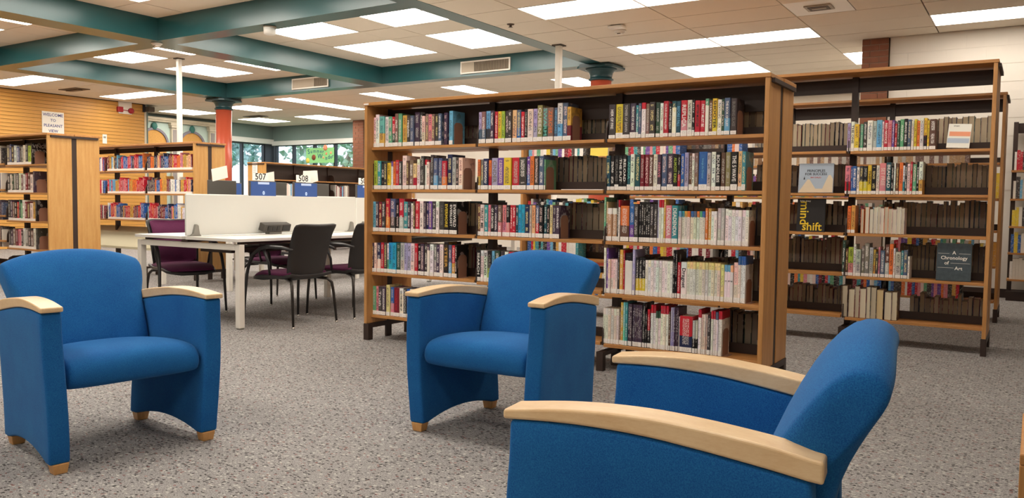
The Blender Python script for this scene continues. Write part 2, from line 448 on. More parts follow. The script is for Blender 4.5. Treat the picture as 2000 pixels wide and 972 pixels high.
# right-hand ceiling: near tiles singly
ys_near = [4.315+.605*i for i in range(11)]
ys_near[-1] = 10.365
rows_y = ys_near+[10.80]
far_t = M()
for xa, xb in zip(TX, TX[1:]):
    for ya, yb in zip(rows_y, rows_y[1:]):
        if abs(xa-c3) < .01 and 8.5 < ya < 9: tile(xa+.6, xb, ya, yb, Z, ceil); continue
        if lit((xa+xb)/2, (ya+yb)/2): continue
        if yb > 6.8 and xa < 1: tile(xa, xb, ya, yb, Z, ceil)
        else: far_t.box((xa+.004, ya+.004, Z), (xb-.004, yb-.004, Z+.012))
    for ya in [-4.15+.605*i for i in range(14)]:
        if not lit((xa+xb)/2, ya+.3): far_t.box((xa+.004, ya+.004, Z), (xb-.004, ya+.601, Z+.012))
far_t.box((1.41, -4.15, Z), (XE, 10.8, Z+.012))
# coffers
BX = [(-14.25, -13.86), (-10.12, -9.70), (-5.63, -5.39)]
BY = [(2.10, 2.44), (6.52, 6.80), (10.84, 11.08)]
ftx = lambda a, b: [a, a+.58, a+1.73, a+2.36, a+3.52, b]
coffers = {}
for (na, xa, xb) in (('left', -13.86, -10.12), ('right', -9.70, -5.63)):
    for (nb, ya, yb) in (('near', 2.44, 6.52), ('far', 6.80, 10.84)):
        s = (xb-xa)/4.08; t = (yb-ya)/4.04
        gx = [xa+s*q for q in (0, .58, 1.73, 2.37, 3.52, 4.08)]
        gy = [ya+t*q for q in (0, .52, 1.66, 2.27, 3.42, 4.04)]
        wh = {('left', 'near'): 'near left', ('right', 'near'): 'nearest', ('left', 'far'): 'far left', ('right', 'far'): 'four light'}[(na, nb)]
        for i in (1, 3):
            for j in (1, 3):
                m_ = (gy[j]+gy[j+1])/2
                nm = {(1, 1): 'left near', (3, 1): 'right near', (1, 3): 'left far', (3, 3): 'right far'}[(i, j)]
                for h, (p, q) in enumerate(((gy[j], m_), (m_, gy[j+1]))):
                    lamp_cell(gx[i], gx[i+1], p, q, Z2, '%s half of the %s square light in the %s ceiling bay' % (('front', 'back')[h], nm, wh), 'lights in the teal ceiling bays')
        for i in range(5):
            for j in range(5):
                if (i in (1, 3)) and (j in (1, 3)): continue
                if nb == 'far' or (gy[j] > 4.4): tile(gx[i], gx[i+1], gy[j], gy[j+1], Z2, ceil)
                else: far_t.box((gx[i]+.004, gy[j]+.004, Z2), (gx[i+1]-.004, gy[j+1]-.004, Z2+.012))
far_l = [((-16.05, -15.1), (7.28, 7.82), 'light nearest the slatted wall, left piece'), ((-15.1, -14.3), (7.28, 7.82), 'light nearest the slatted wall, right piece'),
         ((-16.05, -15.1), (9.44, 10.0), 'light above the red alarm, left piece'), ((-15.1, -14.3), (9.44, 10.0), 'light above the red alarm, right piece'),
         ((-17.45, -16.45), (11.7, 12.68), 'flat light before the painted facade, behind the thin white pole'), ((-15.35, -14.45), (11.85, 12.85), 'light just right of the left red column capital'),
         ((-17.25, -16.4), (13.8, 14.85), 'small light closest to the grey corner of the far room'), ((-15.4, -14.5), (14.0, 15.1), 'small light nearest above the far window wall'),
         ((-13.12, -12.62), (11.4, 12.52), 'front half of the long light left of the long bookcase'), ((-13.12, -12.62), (12.52, 13.65), 'back half of the long light left of the long bookcase'),
         ((-10.97, -10.48), (11.58, 12.72), 'light over the left end of the long bookcase'), ((-9.03, -8.49), (11.62, 12.82), 'light over the long bookcase below the vent grille'),
         ((-6.85, -6.3), (11.75, 12.8), 'light beside the right red column')]
for (xa, xb), (ya, yb), lab in far_l: lamp_cell(xa, xb, ya, yb, Z, 'far ceiling '+lab, 'ceiling lights of the far room')
for x in (-13.1, -10.97, -9.03, -6.85, -4.64, -2.9): lamp_cell(x, x+.5, 14.0, 15.15, Z, 'added fill light in the far ceiling, unseen behind the bookcases', 'added fill lights unseen behind the bookcases')  # extra unseen lamps, added to brighten the dim far ceiling by bounce
for x, y in ((-16.2, 4.9), (-16.2, 2.4), (-16.2, 0)): lamp_cell(x, x+1.2, y, y+.56, Z, 'ceiling light outside the picture on the left', 'ceiling lights outside the picture')
# far lower ceiling: tiles too thin to tell apart, cut around the lamps
def far_fill(xs, ys):
    for x, xb in zip(xs, xs[1:]):
        for y, yb in zip(ys, ys[1:]):
            hs = [h for h in HOLES if h[0] < xb-.03 and h[1] > x+.03 and h[2] < yb-.03 and h[3] > y+.03]
            cx = sorted({x, xb, *[min(max(q, x), xb) for h in hs for q in h[:2]]}); cy = sorted({y, yb, *[min(max(q, y), yb) for h in hs for q in h[2:]]})
            for a, b in zip(cx, cx[1:]):
                for c, d in zip(cy, cy[1:]):
                    if b-a < .03 or d-c < .03 or any(h[0]-.01 < (a+b)/2 < h[1]+.01 and h[2]-.01 < (c+d)/2 < h[3]+.01 for h in hs): continue
                    far_t.box((a+(.004 if a == x else 0), c+(.004 if c == y else 0), Z), (b-(.004 if b == xb else 0), d-(.004 if d == yb else 0), Z+.012))
step = lambda a, b, s: [a+s*i for i in range(int((b-a)/s)+1) if a+s*i < b-.05]+[b]
far_fill(step(-18.08, -5.39, 1.22), step(11.08, 15.69, .575))
ys_e = [10.80, 11.2, 11.6, 12.13, 12.68]+step(13.28, 15.69, .605)
for xa, xb in zip(TX, TX[1:4]):
    for ya, yb in zip(ys_e, ys_e[1:4]):
        if not lit((xa+xb)/2, (ya+yb)/2): tile(xa, xb, ya, yb, Z, ceil)
far_fill(TX[:4]+[-1.5], ys_e[3:])
far_fill([TX[3], -1.5], ys_e[:4])
far_fill([-18.1, -16.55], step(YB, 10.75, .575)); far_fill([-16.47, -15.36, -14.27], step(YB, 11.07, .575))
ft = far_t.build('distant_tiles', 'tile_cream', ceil); ft['kind'] = 'stuff'

# teal beams
for n, (xa, xb) in enumerate(BX):
    ends = [YB, 2.10, 2.44, 6.52, 6.80, 10.84, 11.08]
    for j in (0, 2, 4): struct('beam_teal', M().box((xa, ends[j], Z-.002), (xb, ends[j+1], Z2+.03)), 'teal_paint')
for ya, yb in BY:
    struct('beam_teal', M().box((-14.25, ya, Z-.002), (-5.39, yb, Z2+.03)), 'teal_paint')

# ceiling lights
LM = {}
for xa, xb, ya, yb, z, lab, grp in LIGHTS:
    w, d = round(xb-xa, 3), round(yb-ya, 3)
    if (w, d) not in LM:
        LM[(w, d)] = (M().box((.012, .012, 0), (w-.012, d-.012, .03)).mesh('diffuser', 'diffuser'),
                      M().box((0, 0, -.004), (w, .012, .02)).box((0, d-.012, -.004), (w, d, .02)).box((0, .012, -.004), (.012, d-.012, .02)).box((w-.012, .012, -.004), (w, d-.012, .02)).mesh('frame', 'white_paint'))
    t = thing('ceiling_light', lab, 'ceiling light', (xa, ya, z), 0, grp)
    link('diffuser', LM[(w, d)][0], t); link('frame', LM[(w, d)][1], t)

# red columns with teal capitals
for x, y, lab in ((-14.05, 10.92, 'left'), (-5.5, 10.95, 'right')):
    cm = M().lathe([(.155, 0), (.155, 2.86)], 28)
    c = struct('column_red', cm, 'coral_paint', sharp=True); c.location = (x, y, 0)
    cp = M().lathe([(.165, 2.82), (.185, 2.83), (.185, 2.845), (.162, 2.855), (.165, 2.89), (.175, 2.935), (.20, 2.965), (.23, 2.978), (.23, 2.99)], 28)
    cp.prism([(-.21, -.29), (.21, -.29), (.29, -.21), (.29, .21), (.21, .29), (-.21, .29), (-.29, .21), (-.29, -.21)], 2.99, 3.02, 'z').box((-.24, -.24, 3.02), (.24, .24, 3.052))
    cap = cp.build('capital', 'capital_teal', c); cap['kind'] = 'structure'
# thin poles
for x, y, zt, r, lab in ((-12.14, 8.55, Z2, .034, 'thin white square pole rising behind the paperback bookcase to the ceiling'), (-5.28, 9.29, Z, .036, 'thin pale pole reaching the ceiling behind the long bookcase')):
    t = thing('ceiling_pole', lab, 'pole', (x, y, 0))
    M().box((-r, -r, 0), (r, r, zt-.01)).build('pole', 'white_paint', t, .006)
    M().box((-r*1.9, -r*1.9, zt-.014), (r*1.9, r*1.9, zt)).build('plate', 'grid_beige', t)
# vent grilles in the far beam
for x0, x1, lab in ((-7.98, -7.02, 'wide pale vent grille set in the teal beam left of the right red column'), (-11.93, -10.98, 'pale vent grille set in the teal beam right of the left red column')):
    y = 10.84; z0, z1 = 3.085, 3.285
    t = thing('vent_grille', lab, 'vent', (x0, y, z0)); w = x1-x0; h = z1-z0
    box('backing', (.02, -.006, .02), (w-.02, -.002, h-.02), 'vent_dark', t)
    M().box((0, -.03, 0), (w, -.002, .022)).box((0, -.03, h-.022), (w, -.002, h)).box((0, -.03, .022), (.022, -.002, h-.022)).box((w-.022, -.03, .022), (w, -.002, h-.022)).build('frame', 'white_paint', t)
    lv = M().box((0, -.022, .022), (.007, -.006, h-.022)).mesh('louver', 'vent_metal'); k = .034
    while k < w-.03: link('louver', lv, t, (k, 0, 0)); k += .024
    box('cover_plate', (.026, -.026, .022), (w*(.28 if 'wide' in lab else .62), -.023, h-.022), 'vent_metal', t)
# ceiling diffuser and small devices
xa, xb, ya, yb = vent_cell
t = thing('ceiling_vent', 'square white air diffuser in the ceiling at the top right', 'vent', (xa, ya, Z))
M().box((.005, .005, 0), (xb-xa-.005, yb-ya-.005, .012)).build('panel', 'white_laminate', t)
M().box((.17, .2, -.012), (.43, .43, 0)).build('slot_frame', 'vent_metal', t); box('slot', (.2, .23, -.016), (.4, .40, -.012), 'vent_dark', t)
box('louver', (.23, .29, -.02), (.37, .33, -.016), 'vent_metal', t)
for x, y, lab in ((-16.2, 13.52, 'dark flat vent in the far ceiling near the grey corner'), (-15.45, 8.62, 'small dark vent in the ceiling above the slatted wall')):
    t = thing('ceiling_vent', lab, 'vent', (x, y, Z)); box('panel', (-.3, -.14, -.012), (.3, .14, -.001), 'vent_dark', t); box('louver', (-.2, -.05, -.03), (.2, .05, -.012), 'vent_dark', t)
def detector(x, y, z, lab, s=1.0):
    t = thing('smoke_detector', lab, 'smoke detector', (x, y, z))
    M().lathe([(.07*s, 0), (.07*s, -.015), (.06*s, -.022)], 20).build('base', 'white_laminate', t)
    M().lathe([(.055*s, -.022), (.052*s, -.035), (.03*s, -.05), (.012*s, -.052)], 20).build('sensor', 'white_laminate', t)
    box('chamber_slot', (-.02*s, -.045*s, -.047), (.02*s, -.03*s, -.04), 'vent_dark', t)
detector(-4.21, 8.86, Z, 'round white smoke detector on the ceiling above the long bookcase')
detector(-9.84, 6.60, Z-.002, 'smoke detector under the crossing of the teal beams')
t = thing('motion_sensor', 'squat white drum sensor under the middle teal beam beside a bright light', 'sensor', (-7.70, 6.64, Z-.002))
M().lathe([(.075, 0), (.075, -.02)], 20).build('mount', 'vent_metal', t); M().lathe([(.072, -.02), (.068, -.09), (.05, -.1)], 20).build('body', 'white_laminate', t)
t = thing('wireless_unit', 'small square white box on the ceiling next to the smoke detector', 'sensor', (-4.13, 8.60, Z))
M().box((-.09, -.06, -.035), (.09, .06, -.008)).build('case', 'white_laminate', t, .008); box('mount', (-.06, -.04, -.008), (.06, .04, 0), 'vent_dark', t)
t = thing('sprinkler', 'small dark sprinkler rosette on the ceiling beside the teal beam', 'sprinkler', (-5.16, 7.95, Z))
M().lathe([(.045, 0), (.04, -.008), (.016, -.012), (.014, -.03), (.028, -.034)], 16).build('rosette', 'vent_dark', t)
# baseboards on the visible wall
struct('baseboard_right', M().box((-1.56, YN-.012, 0), (XE, YN, .1)), 'dark_steel')

# wall things: sign, alarm, notice, speaker
t = thing('welcome_sign', 'white square welcome sign hung on the slatted wall', 'sign', (XS+.005, 8.55, 2.27))
box('board', (0, 0, 0), (.012, .43, .42), 'paper', t, .002)
for k, (s_, sz) in enumerate((('WELCOME', .082), ('TO', .075), ('PLEASANT', .079), ('VIEW', .078))):
    words('lettering', s_, sz, 'navy_ink', t, Matrix.Translation((.0125, .215, .355-.105*k)) @ EAST)
t = thing('fire_alarm', 'twin red alarm unit on a white plate high on the slatted wall', 'alarm', (XS+.003, 10.11, 2.80))
box('plate', (0, .03, .0), (.025, .33, .25), 'white_paint', t, .003)
M().box((.0, -.01, .03), (.07, .11, .14)).build('strobe', 'alarm_red', t, .01); M().lathe([(.062, 0), (.058, .05), (.03, .065)], 20).build('horn', 'alarm_red', t).matrix_local = Matrix.Translation((.02, .30, .075)) @ Matrix.Rotation(R(90), 4, 'Y')
M().tube([(.03, .1, .08), (.03, .25, .07)], .009).build('conduit', 'alarm_red', t)
t = thing('wall_notice', 'small white paper notice low on the slatted wall', 'notice', (XS+.003, 9.785, 2.14))
box('sheet', (0, 0, 0), (.003, .095, .19), 'paper', t); box('print_block', (.003, .02, .11), (.0035, .075, .15), 'grey_plastic', t)
t = thing('wall_speaker', 'small pale speaker on a dark bracket at the end of the slatted wall', 'speaker', (XS+.01, 10.70, 2.88))
box('bracket', (0, 0, 0), (.03, .05, .16), 'black_frame', t); M().box((.02, .05, .01), (.16, .19, .12)).build('case', 'grid_beige', t, .01)

# painted facade against the far left wall
t = thing('theater_facade', 'mint green painted play facade with arches and pilasters at the far left', 'stage facade', (XL+.02, 11.0, 0))
box('backboard', (0, 0, 0), (.05, 2.95, 2.96), 'mint', t)
M().box((0, 0, 2.86), (.16, 2.95, 2.90)).box((0, 0, 2.90), (.20, 2.95, 2.965)).build('cornice', 'facade_stone', t, .008)
for y in (.55, 1.42, 2.52):
    M().box((.05, y, 0), (.13, y+.17, 2.74)).build('pilaster', 'facade_stone', t, .006)
    M().box((.05, y-.03, 2.74), (.17, y+.2, 2.80)).box((.05, y-.05, 2.80), (.18, y+.22, 2.86)).build('capital', 'facade_stone', t, .01)
    for k in range(5): box('flute', (.13, y+.03+.025*k, .1), (.136, y+.042+.025*k, 2.7), 'lilac_line', t)
for y in (.98, 2.03):
    arc = lambda r, n=16: [(r*math.cos(math.pi*k/n), r*math.sin(math.pi*k/n)) for k in range(n+1)]
    M().prism([(y+a, 2.33+b) for a, b in arc(.33)]+[(y-.33, .1), (y+.33, .1)], .05, .07, 'x').build('arch_panel', 'osb', t)
    ring = M(); o_, i_ = arc(.385), arc(.33)
    for k in range(16): ring.prism([(y+o_[k][0], 2.33+o_[k][1]), (y+o_[k+1][0], 2.33+o_[k+1][1]), (y+i_[k+1][0], 2.33+i_[k+1][1]), (y+i_[k][0], 2.33+i_[k][1])], .05, .10, 'x')
    ring.build('arch_moulding', 'lilac_line', t)
    om = M().lathe([(.0, -.1), (.05, -.09), (.085, -.02), (.07, .04), (.04, .07), (.0, .09)], 8); oo = om.build('ornament', 'ornament_green', t); oo.location = (.09, y, 2.76); oo.scale = (.5, 1, 1)

# banner in the far window
t = thing('summer_banner', 'green paper banner reading Summer Wonder hung in the far window', 'banner', (-16.67, YF-.09, 2.01))
box('sheet', (0, 0, 0), (1.04, .004, .40), 'banner_green', t)
for ch, x, z, s_, r_ in (('S', .10, .30, .15, 8), ('u', .20, .31, .12, 5), ('m', .32, .315, .12, 2), ('m', .45, .31, .12, -2), ('e', .56, .305, .12, -3), ('r', .64, .295, .12, -6),
                         ('W', .52, .17, .15, -5), ('n', .76, .12, .13, 0), ('d', .85, .145, .13, 4), ('e', .93, .15, .12, 6), ('r', 1.0, .17, .12, 10)):
    words('letter', ch, s_*1.2, 'teal_ink', t, Matrix.Translation((x, -.002, z)) @ FRONT @ Matrix.Rotation(R(r_), 4, 'Z'))
for nm, x, z, r, mt in (('flower_centre', .29, .15, .075, 'flower_brown'), ('flower', .655, .14, .03, 'orange_paper'), ('flower', .76, .24, .035, 'orange_paper'), ('flower', .93, .26, .035, 'orange_paper'), ('bloom', .72, .40, .08, 'orange_paper'), ('corner_patch', .06, .07, .07, 'yellow_paper')):
    o = M().lathe([(r, 0), (r, .004)], 14).build(nm, mt, t); o.matrix_local = Matrix.Translation((x, -.001, z)) @ Matrix.Rotation(R(90), 4, 'X')
# outdoors
g = struct('ground_lawn', M().box((-70, -10, -.3), (-18.3, 70, -.2)).box((-18.3, 15.9, -.3), (20, 70, -.2)), 'lawn')
def tree(x, y, h, rad, mat, lab, n=420, seed=1):
    rd = random.Random(seed); t = thing('tree', lab, 'tree', (x, y, -.2))
    m = M().tube([(0, 0, 0), (.1, 0, h*.3), (0, .1, h*.5)], [.28, .22, .18])
    for k in range(6):
        a = k*1.05+rd.random(); m.tube([(0, 0, h*.3), (math.cos(a)*rad*.4, math.sin(a)*rad*.4, h*.55), (math.cos(a)*rad*.8, math.sin(a)*rad*.8, h*.8)], [.14, .09, .03])
    m.build('trunk', 'bark', t)
    lf = M()
    for k in range(n):
        a, b, q = rd.random()*6.283, math.acos(rd.uniform(-.55, 1)), rad*rd.uniform(.55, 1.0)
        p = Vector((q*math.sin(b)*math.cos(a), q*math.sin(b)*math.sin(a), h*.68+.75*q*math.cos(b)))
        s_ = rd.uniform(.10, .24); u = Vector((rd.uniform(-1, 1), rd.uniform(-1, 1), rd.uniform(-1, 1))).normalized()*s_; w = u.cross(Vector((rd.uniform(-1, 1), rd.uniform(-1, 1), rd.uniform(-1, 1)))).normalized()*s_*.7
        lf.add([p-u, p+w, p+u, p-w, p+u.cross(w).normalized()*.06], [(0, 1, 4), (1, 2, 4), (2, 3, 4), (3, 0, 4)])
    o = lf.build('foliage', mat, t); o['kind'] = 'stuff'
tree(-29.0, 21.0, 5.4, 3.0, 'leaf_teal', 'leafy blue green tree outside the left window panes', 2200, 3)
tree(-26.6, 26.5, 5.0, 2.2, 'leaf_green', 'branching pale tree outside behind the middle window panes', 500, 5)
tree(-22.0, 30.0, 6.0, 2.2, 'leaf_green', 'loose green tree outside above the banner', 1200, 8)
t = thing('house', 'pale lilac house with a low roof outside beyond the banner', 'house', (-27, 37, -.2))
box('wall', (0, 0, 0), (13, 5, 2.35), 'house_lilac', t); M().prism([(-.5, 2.35), (5.5, 2.35), (2.5, 3.5)], -.4, 13.4, 'x').build('roof', 'house_roof', t)
box('window', (3, -.03, 1.0), (4.4, 0, 2.0), 'black_frame', t); box('window', (8, -.03, 1.0), (9.4, 0, 2.0), 'black_frame', t)

# ================================================================== BOOKCASES
def bookcase(name, label, loc, rz, L, D, H, bays, rows, fascia, wood_=('oak_end', 'oak_edge'), back=True, ends=(1, 1), single=False, stop=.055):
    """double-faced library bookcase; local x along the run, y from the front (0) to the back (D)"""
    t = thing(name, label, 'bookcase', loc, rz)
    we, wd = wood_; mid = D/2
    for i, x in enumerate((0, L-.025)):
        if not ends[i]: continue
        for ya, yb in (((0, mid-.028), (mid+.028, D)) if not single else ((0, D),)):
            M().box((x, ya, .12), (x+.025, yb, H-.022)).build('end_panel', we, t, .002)
        if not single: box('end_post', (x+.004, mid-.028, .0), (x+.021, mid+.028, H-.022), 'dark_steel', t)
        xo = x+.0251 if i else x-.0181
        box('cap_rail', (xo, .03, H-.045), (xo+.018, D-.02, H-.022), 'dark_steel', t)
        M().box((x-.006, 0, 0), (x+.042 if not i else x+.03, .05, .12)).build('leg', 'dark_steel', t, .003)
        M().box((x-.006, D-.05, 0), (x+.042 if not i else x+.03, D, .12)).build('leg', 'dark_steel', t, .003)
        box('foot_rail', (x+.002, .05, .085), (x+.03, D-.05, .12), 'dark_steel', t)
    hs = ((-.006, mid-.001), (mid+.001, D+.006)) if not single else ((-.006, D+.004),)
    for k, (ya, yb) in enumerate(hs):
        M().box((-.006, ya, H-.022+.002*k), (L+.006 if not k else L+.012, yb, H+.002*k)).build('top_board', wd, t, .002)
    cuts = sorted({round(b, 3) for q in bays for b in q[:2]})
    bnd = [(bays[i][1]+bays[i+1][0])/2 for i in range(len(bays)-1)]
    for x in bnd:
        box('upright', (x-.022, mid-.026 if not single else D-.05, 0), (x+.022, mid+.026 if not single else D, H-.024), 'dark_steel', t)
        M().box((x-.022, .02, 0), (x+.022, .06, .09)).box((x-.022, D-.06, 0), (x+.022, D-.02, .09)).box((x-.022, .02, .09), (x+.022, D-.02, .115)).build('leg', 'dark_steel', t)
    box('back_panel', (.026, mid-.006 if not single else D-.03, H-.03-fascia), (L-.026, mid+.006 if not single else D-.02, H-.03), 'dark_steel', t)
    br = M().prism([(.055, 0), (mid-.03, 0), (mid-.03, .15), (.12, .15), (.075, .13), (.06, .09)], -.0045, .0045, 'x').mesh('bracket', 'dark_steel')
    for bi, (xa, xb, zs) in enumerate(bays):
        for z in zs:
            M().box((xa, .048, z), (xb, mid-.012 if not single else D-.03, z+.02)).build('shelf', wd, t, .002)
            box('book_stop', (xa+.004, mid-.011 if not single else D-.03, z+.02), (xb-.004, mid-.007 if not single else D-.025, z+.02+stop), 'dark_steel', t)
            if bi < len(bays)-1: link('bracket', br, t, (bnd[bi], 0, z))
            if not single and back:
                M().box((xa, mid+.012, z), (xb, D-.048, z+.02)).build('shelf', wd, t, .002)
                box('book_stop', (xa+.004, mid+.007, z+.02), (xb-.004, mid+.011, z+.02+stop), 'dark_steel', t)
    return t
NX0, NY, NH, ND = -4.057, 4.352, 1.70, .5
rb1 = [1.3675, 1.0667, .764, .470, .161]; rb2 = [1.368, 1.066, .7625, .460, .152]; rb3 = [1.368, 1.064, .761, .448, .143]
near = bookcase('bookcase', 'long oak bookcase of three bays in the middle, novels on five shelves', (NX0, NY, 0), 0, 2.857, ND, NH,
                [(.0255, .937, rb1), (.957, 1.875, rb2), (1.896, 2.8315, rb3)], 5, .14)
box('shelf_tag', (.0, -.008, NH-.018), (.045, -.006, NH-.006), 'label_white', near)
AX0, AY, AH = -3.99, 6.352, 2.0
ra = [1.393, 1.078, .792, .476, .168]
rl = [1.398, 1.086, .792, .492, .182]
ab = [(-3.965, -3.06, rl), (-3.045, -2.125, rl), (-2.11, -1.195, rl), (-1.165, -.277, ra)]
aisle = bookcase('bookcase', 'tall oak bookcase behind the long one, open end at right by the block wall', (AX0, AY, 0), 0, 3.738, .52, AH,
                 [(a-AX0, b-AX0, z) for a, b, z in ab], 5, .105)
third = bookcase('bookcase', 'third tall oak bookcase seen through the one in front of it', (-3.99, 8.32, 0), 0, 3.735, .52, 2.02,
                 [(.026, .93, ra), (.945, 1.86, ra), (1.875, 2.79, ra), (2.805, 3.705, ra)], 5, .115)
left = bookcase('bookcase', 'oak bookcase at the left edge with a broad two panel end', (-12.02, 4.755, 0), 0, 2.955, .583, 1.70,
                [(.026, .95, rb1), (.965, 1.90, rb1), (1.94, 2.92, [1.348, 1.03, .708, .39, .15])], 5, .2, ('oak_amber', 'oak_edge'))
kids = bookcase('bookcase', 'amber oak bookcase full of colourful paperbacks behind the white table', (-11.6, 6.285, 0), 0, 2.955, .45, 1.70,
                [(.026, .96, [1.345, 1.045, .70]), (.98, 1.86, [1.345, 1.045, .70]), (1.88, 2.915, [1.345, 1.045, .70])], 5, .06, ('oak_amber', 'oak_edge'))
M().prism([(.05, .36), (.07, .36), (.26, .62), (.24, .62)], .03, 2.9, 'x').box((.03, .04, .33), (2.9, .09, .36)).build('display_board', 'cream_board', kids)
low = bookcase('bookcase', 'half empty dark backed bookcase under the far windows', (-11.97, 10.21, 0), R(90), 4.3, .49, 1.70,
               [(.026, .9, rb1), (.92, 1.8, rb1), (1.82, 2.7, rb1), (2.72, 3.5, rb1), (3.52, 4.27, rb1)], 5, .55, ('oak_amber', 'oak_edge'))
t = thing('paper_notice', 'white printed sheet taped to the end of the far low bookcase', 'notice', (-12.32, 10.205, 1.45))
box('sheet', (0, -.004, 0), (.14, -.002, .24), 'paper', t)
for k in range(5): box('print_line', (.02, -.0046, .06+.03*k), (.11, -.004, .068+.03*k), 'grey_plastic', t)
rack = thing('wall_shelving', 'black steel wall shelving at the right edge against the block wall', 'shelving', (-.245, 10.42, 0))
for x in (0.0, .95, 1.9): box('upright', (x, .24, 0), (x+.045, .30, 1.97), 'dark_steel', rack)
for z in (.22, .51, .80, 1.10, 1.41):
    box('shelf', (.0, .02, z), (1.9, .28, z+.02), 'oak_edge', rack)
box('top_panel', (0, .3, 1.85), (1.95, .32, 1.96), 'dark_steel', rack); box('kick_panel', (0, .06, 0), (1.9, .3, .1), 'dark_steel', rack)

# ================================================================== BOOKS
PAL = dict(k='#1e1b1d', K='#45403f', g='#7d7873', G='#bdb9b2', w='#e4dccf', W='#f2ede6', r='#c4283a', R='#7c2030', p='#dd8792', P='#efd3cb', o='#e57a3c', y='#e0c43c', Y='#ead996', m='#d6a550',
           e='#66a57e', E='#35503f', l='#a9bf45', t='#43959c', T='#26505c', b='#3465ad', B='#262f52', c='#6fafd4', C='#2f9fca', v='#704a9a', V='#4a3a4c', i='#aba3c9', n='#66483a', N='#bb9a74',
           a='#70c3b6', s='#56627f', u='#85695f', q='#8f8a5e', h='#efb98a')
CN = dict(k='black', K='charcoal', g='grey', G='pale grey', w='cream', W='white', r='red', R='maroon', p='pink', P='pale pink', o='orange', y='yellow', Y='pale yellow', m='mustard',
          e='green', E='dark green', l='lime green', t='teal', T='dark teal', b='blue', B='navy', c='sky blue', C='cyan', v='purple', V='plum', i='lavender', n='brown', N='tan',
          a='aqua', s='slate blue', u='mauve brown', q='olive', h='peach')
PL = {k: lin(v) for k, v in PAL.items()}
for k in PL:
    nm = 'ink_'+k; mm = N(nm); MAT[nm] = mm.set(Base_Color=PL[k], Roughness=.5)
BM = {}
def book_mesh(t, d, h):
    key = (t, d, h)
    if key in BM: return BM[key]
    m = M(); a = t/2; c = min(.0022, t*.16); bul = min(.0035, .13*t)
    arc = [(-a, .003), (-a*.72, .003-bul*.75), (0, .003-bul), (a*.72, .003-bul*.75), (a, .003)]
    m.prism(arc+[(a, .006), (-a, .006)], 0, h, 'z')
    m.box((-a, .006, 0), (-a+c, d, h)); m.box((a-c, .006, 0), (a, d, h))
    m.box((-a+c, .006, .003), (a-c, d-.003, h-.003), 1)
    BM[key] = m.mesh('book', ['book_cover', 'page_block']); return BM[key]
LBM = {}
def label_mesh(t, h):
    k = (t, h)
    if k not in LBM: LBM[k] = M().prism([(-t/2*.97, -.0012), (0, -.0026), (t/2*.97, -.0012), (t/2*.97, .004), (-t/2*.97, .004)], 0, h, 'z').mesh('call_number_label', 'call_label')
    return LBM[k]
def book(name, x, y, z, t, d, h, col, flip=False, ink=None, split=None, tilt=0, amount=.85, page=None):
    t, d, h = round(t, 3), round(d, 3), round(h, 3)
    o = link(name, book_mesh(t, d, h), None, (x, y, z), (0, tilt, R(180) if flip else 0))
    c1_ = col[0]; c2_ = col[1] if len(col) > 1 else c1_
    jit = lambda c: [min(1, max(0, q*random.uniform(.88, 1.1))) for q in c]
    o['spine_colour'] = jit(PL[c1_]); o['foot_colour'] = jit(PL[c2_])
    lum = sum(PL[c1_])/3
    ik = PL[ink] if ink else (PL[random.choice('WWYGP')] if lum < .3 else PL[random.choice('kKBR')])
    o['ink_colour'] = list(ik); o['print_amount'] = amount
    o['split'] = split if split is not None else (.82 if c2_ in 'WNw' else .45)
    o['page_colour'] = list(page or lin('#d8cdb8'))
    return o
ORD = 'first second third fourth fifth sixth seventh eighth ninth tenth eleventh twelfth thirteenth fourteenth fifteenth sixteenth seventeenth eighteenth nineteenth twentieth'.split()
def nth(k):
    if k <= 20: return ORD[k-1]
    tens = {2: 'twenty', 3: 'thirty', 4: 'forty', 5: 'fifty', 6: 'sixty'}[k//10]
    return {20: 'twentieth', 30: 'thirtieth', 40: 'fortieth', 50: 'fiftieth'}[k] if k % 10 == 0 else tens+'-'+ORD[k % 10-1]
ROWN = ['top', 'second', 'third', 'fourth', 'bottom']
BAYN = ['left', 'middle', 'right']
def cname(c): return CN[c[0]] if len(c) == 1 or c[0] == c[1] else CN[c[0]]+' and '+CN[c[1]]
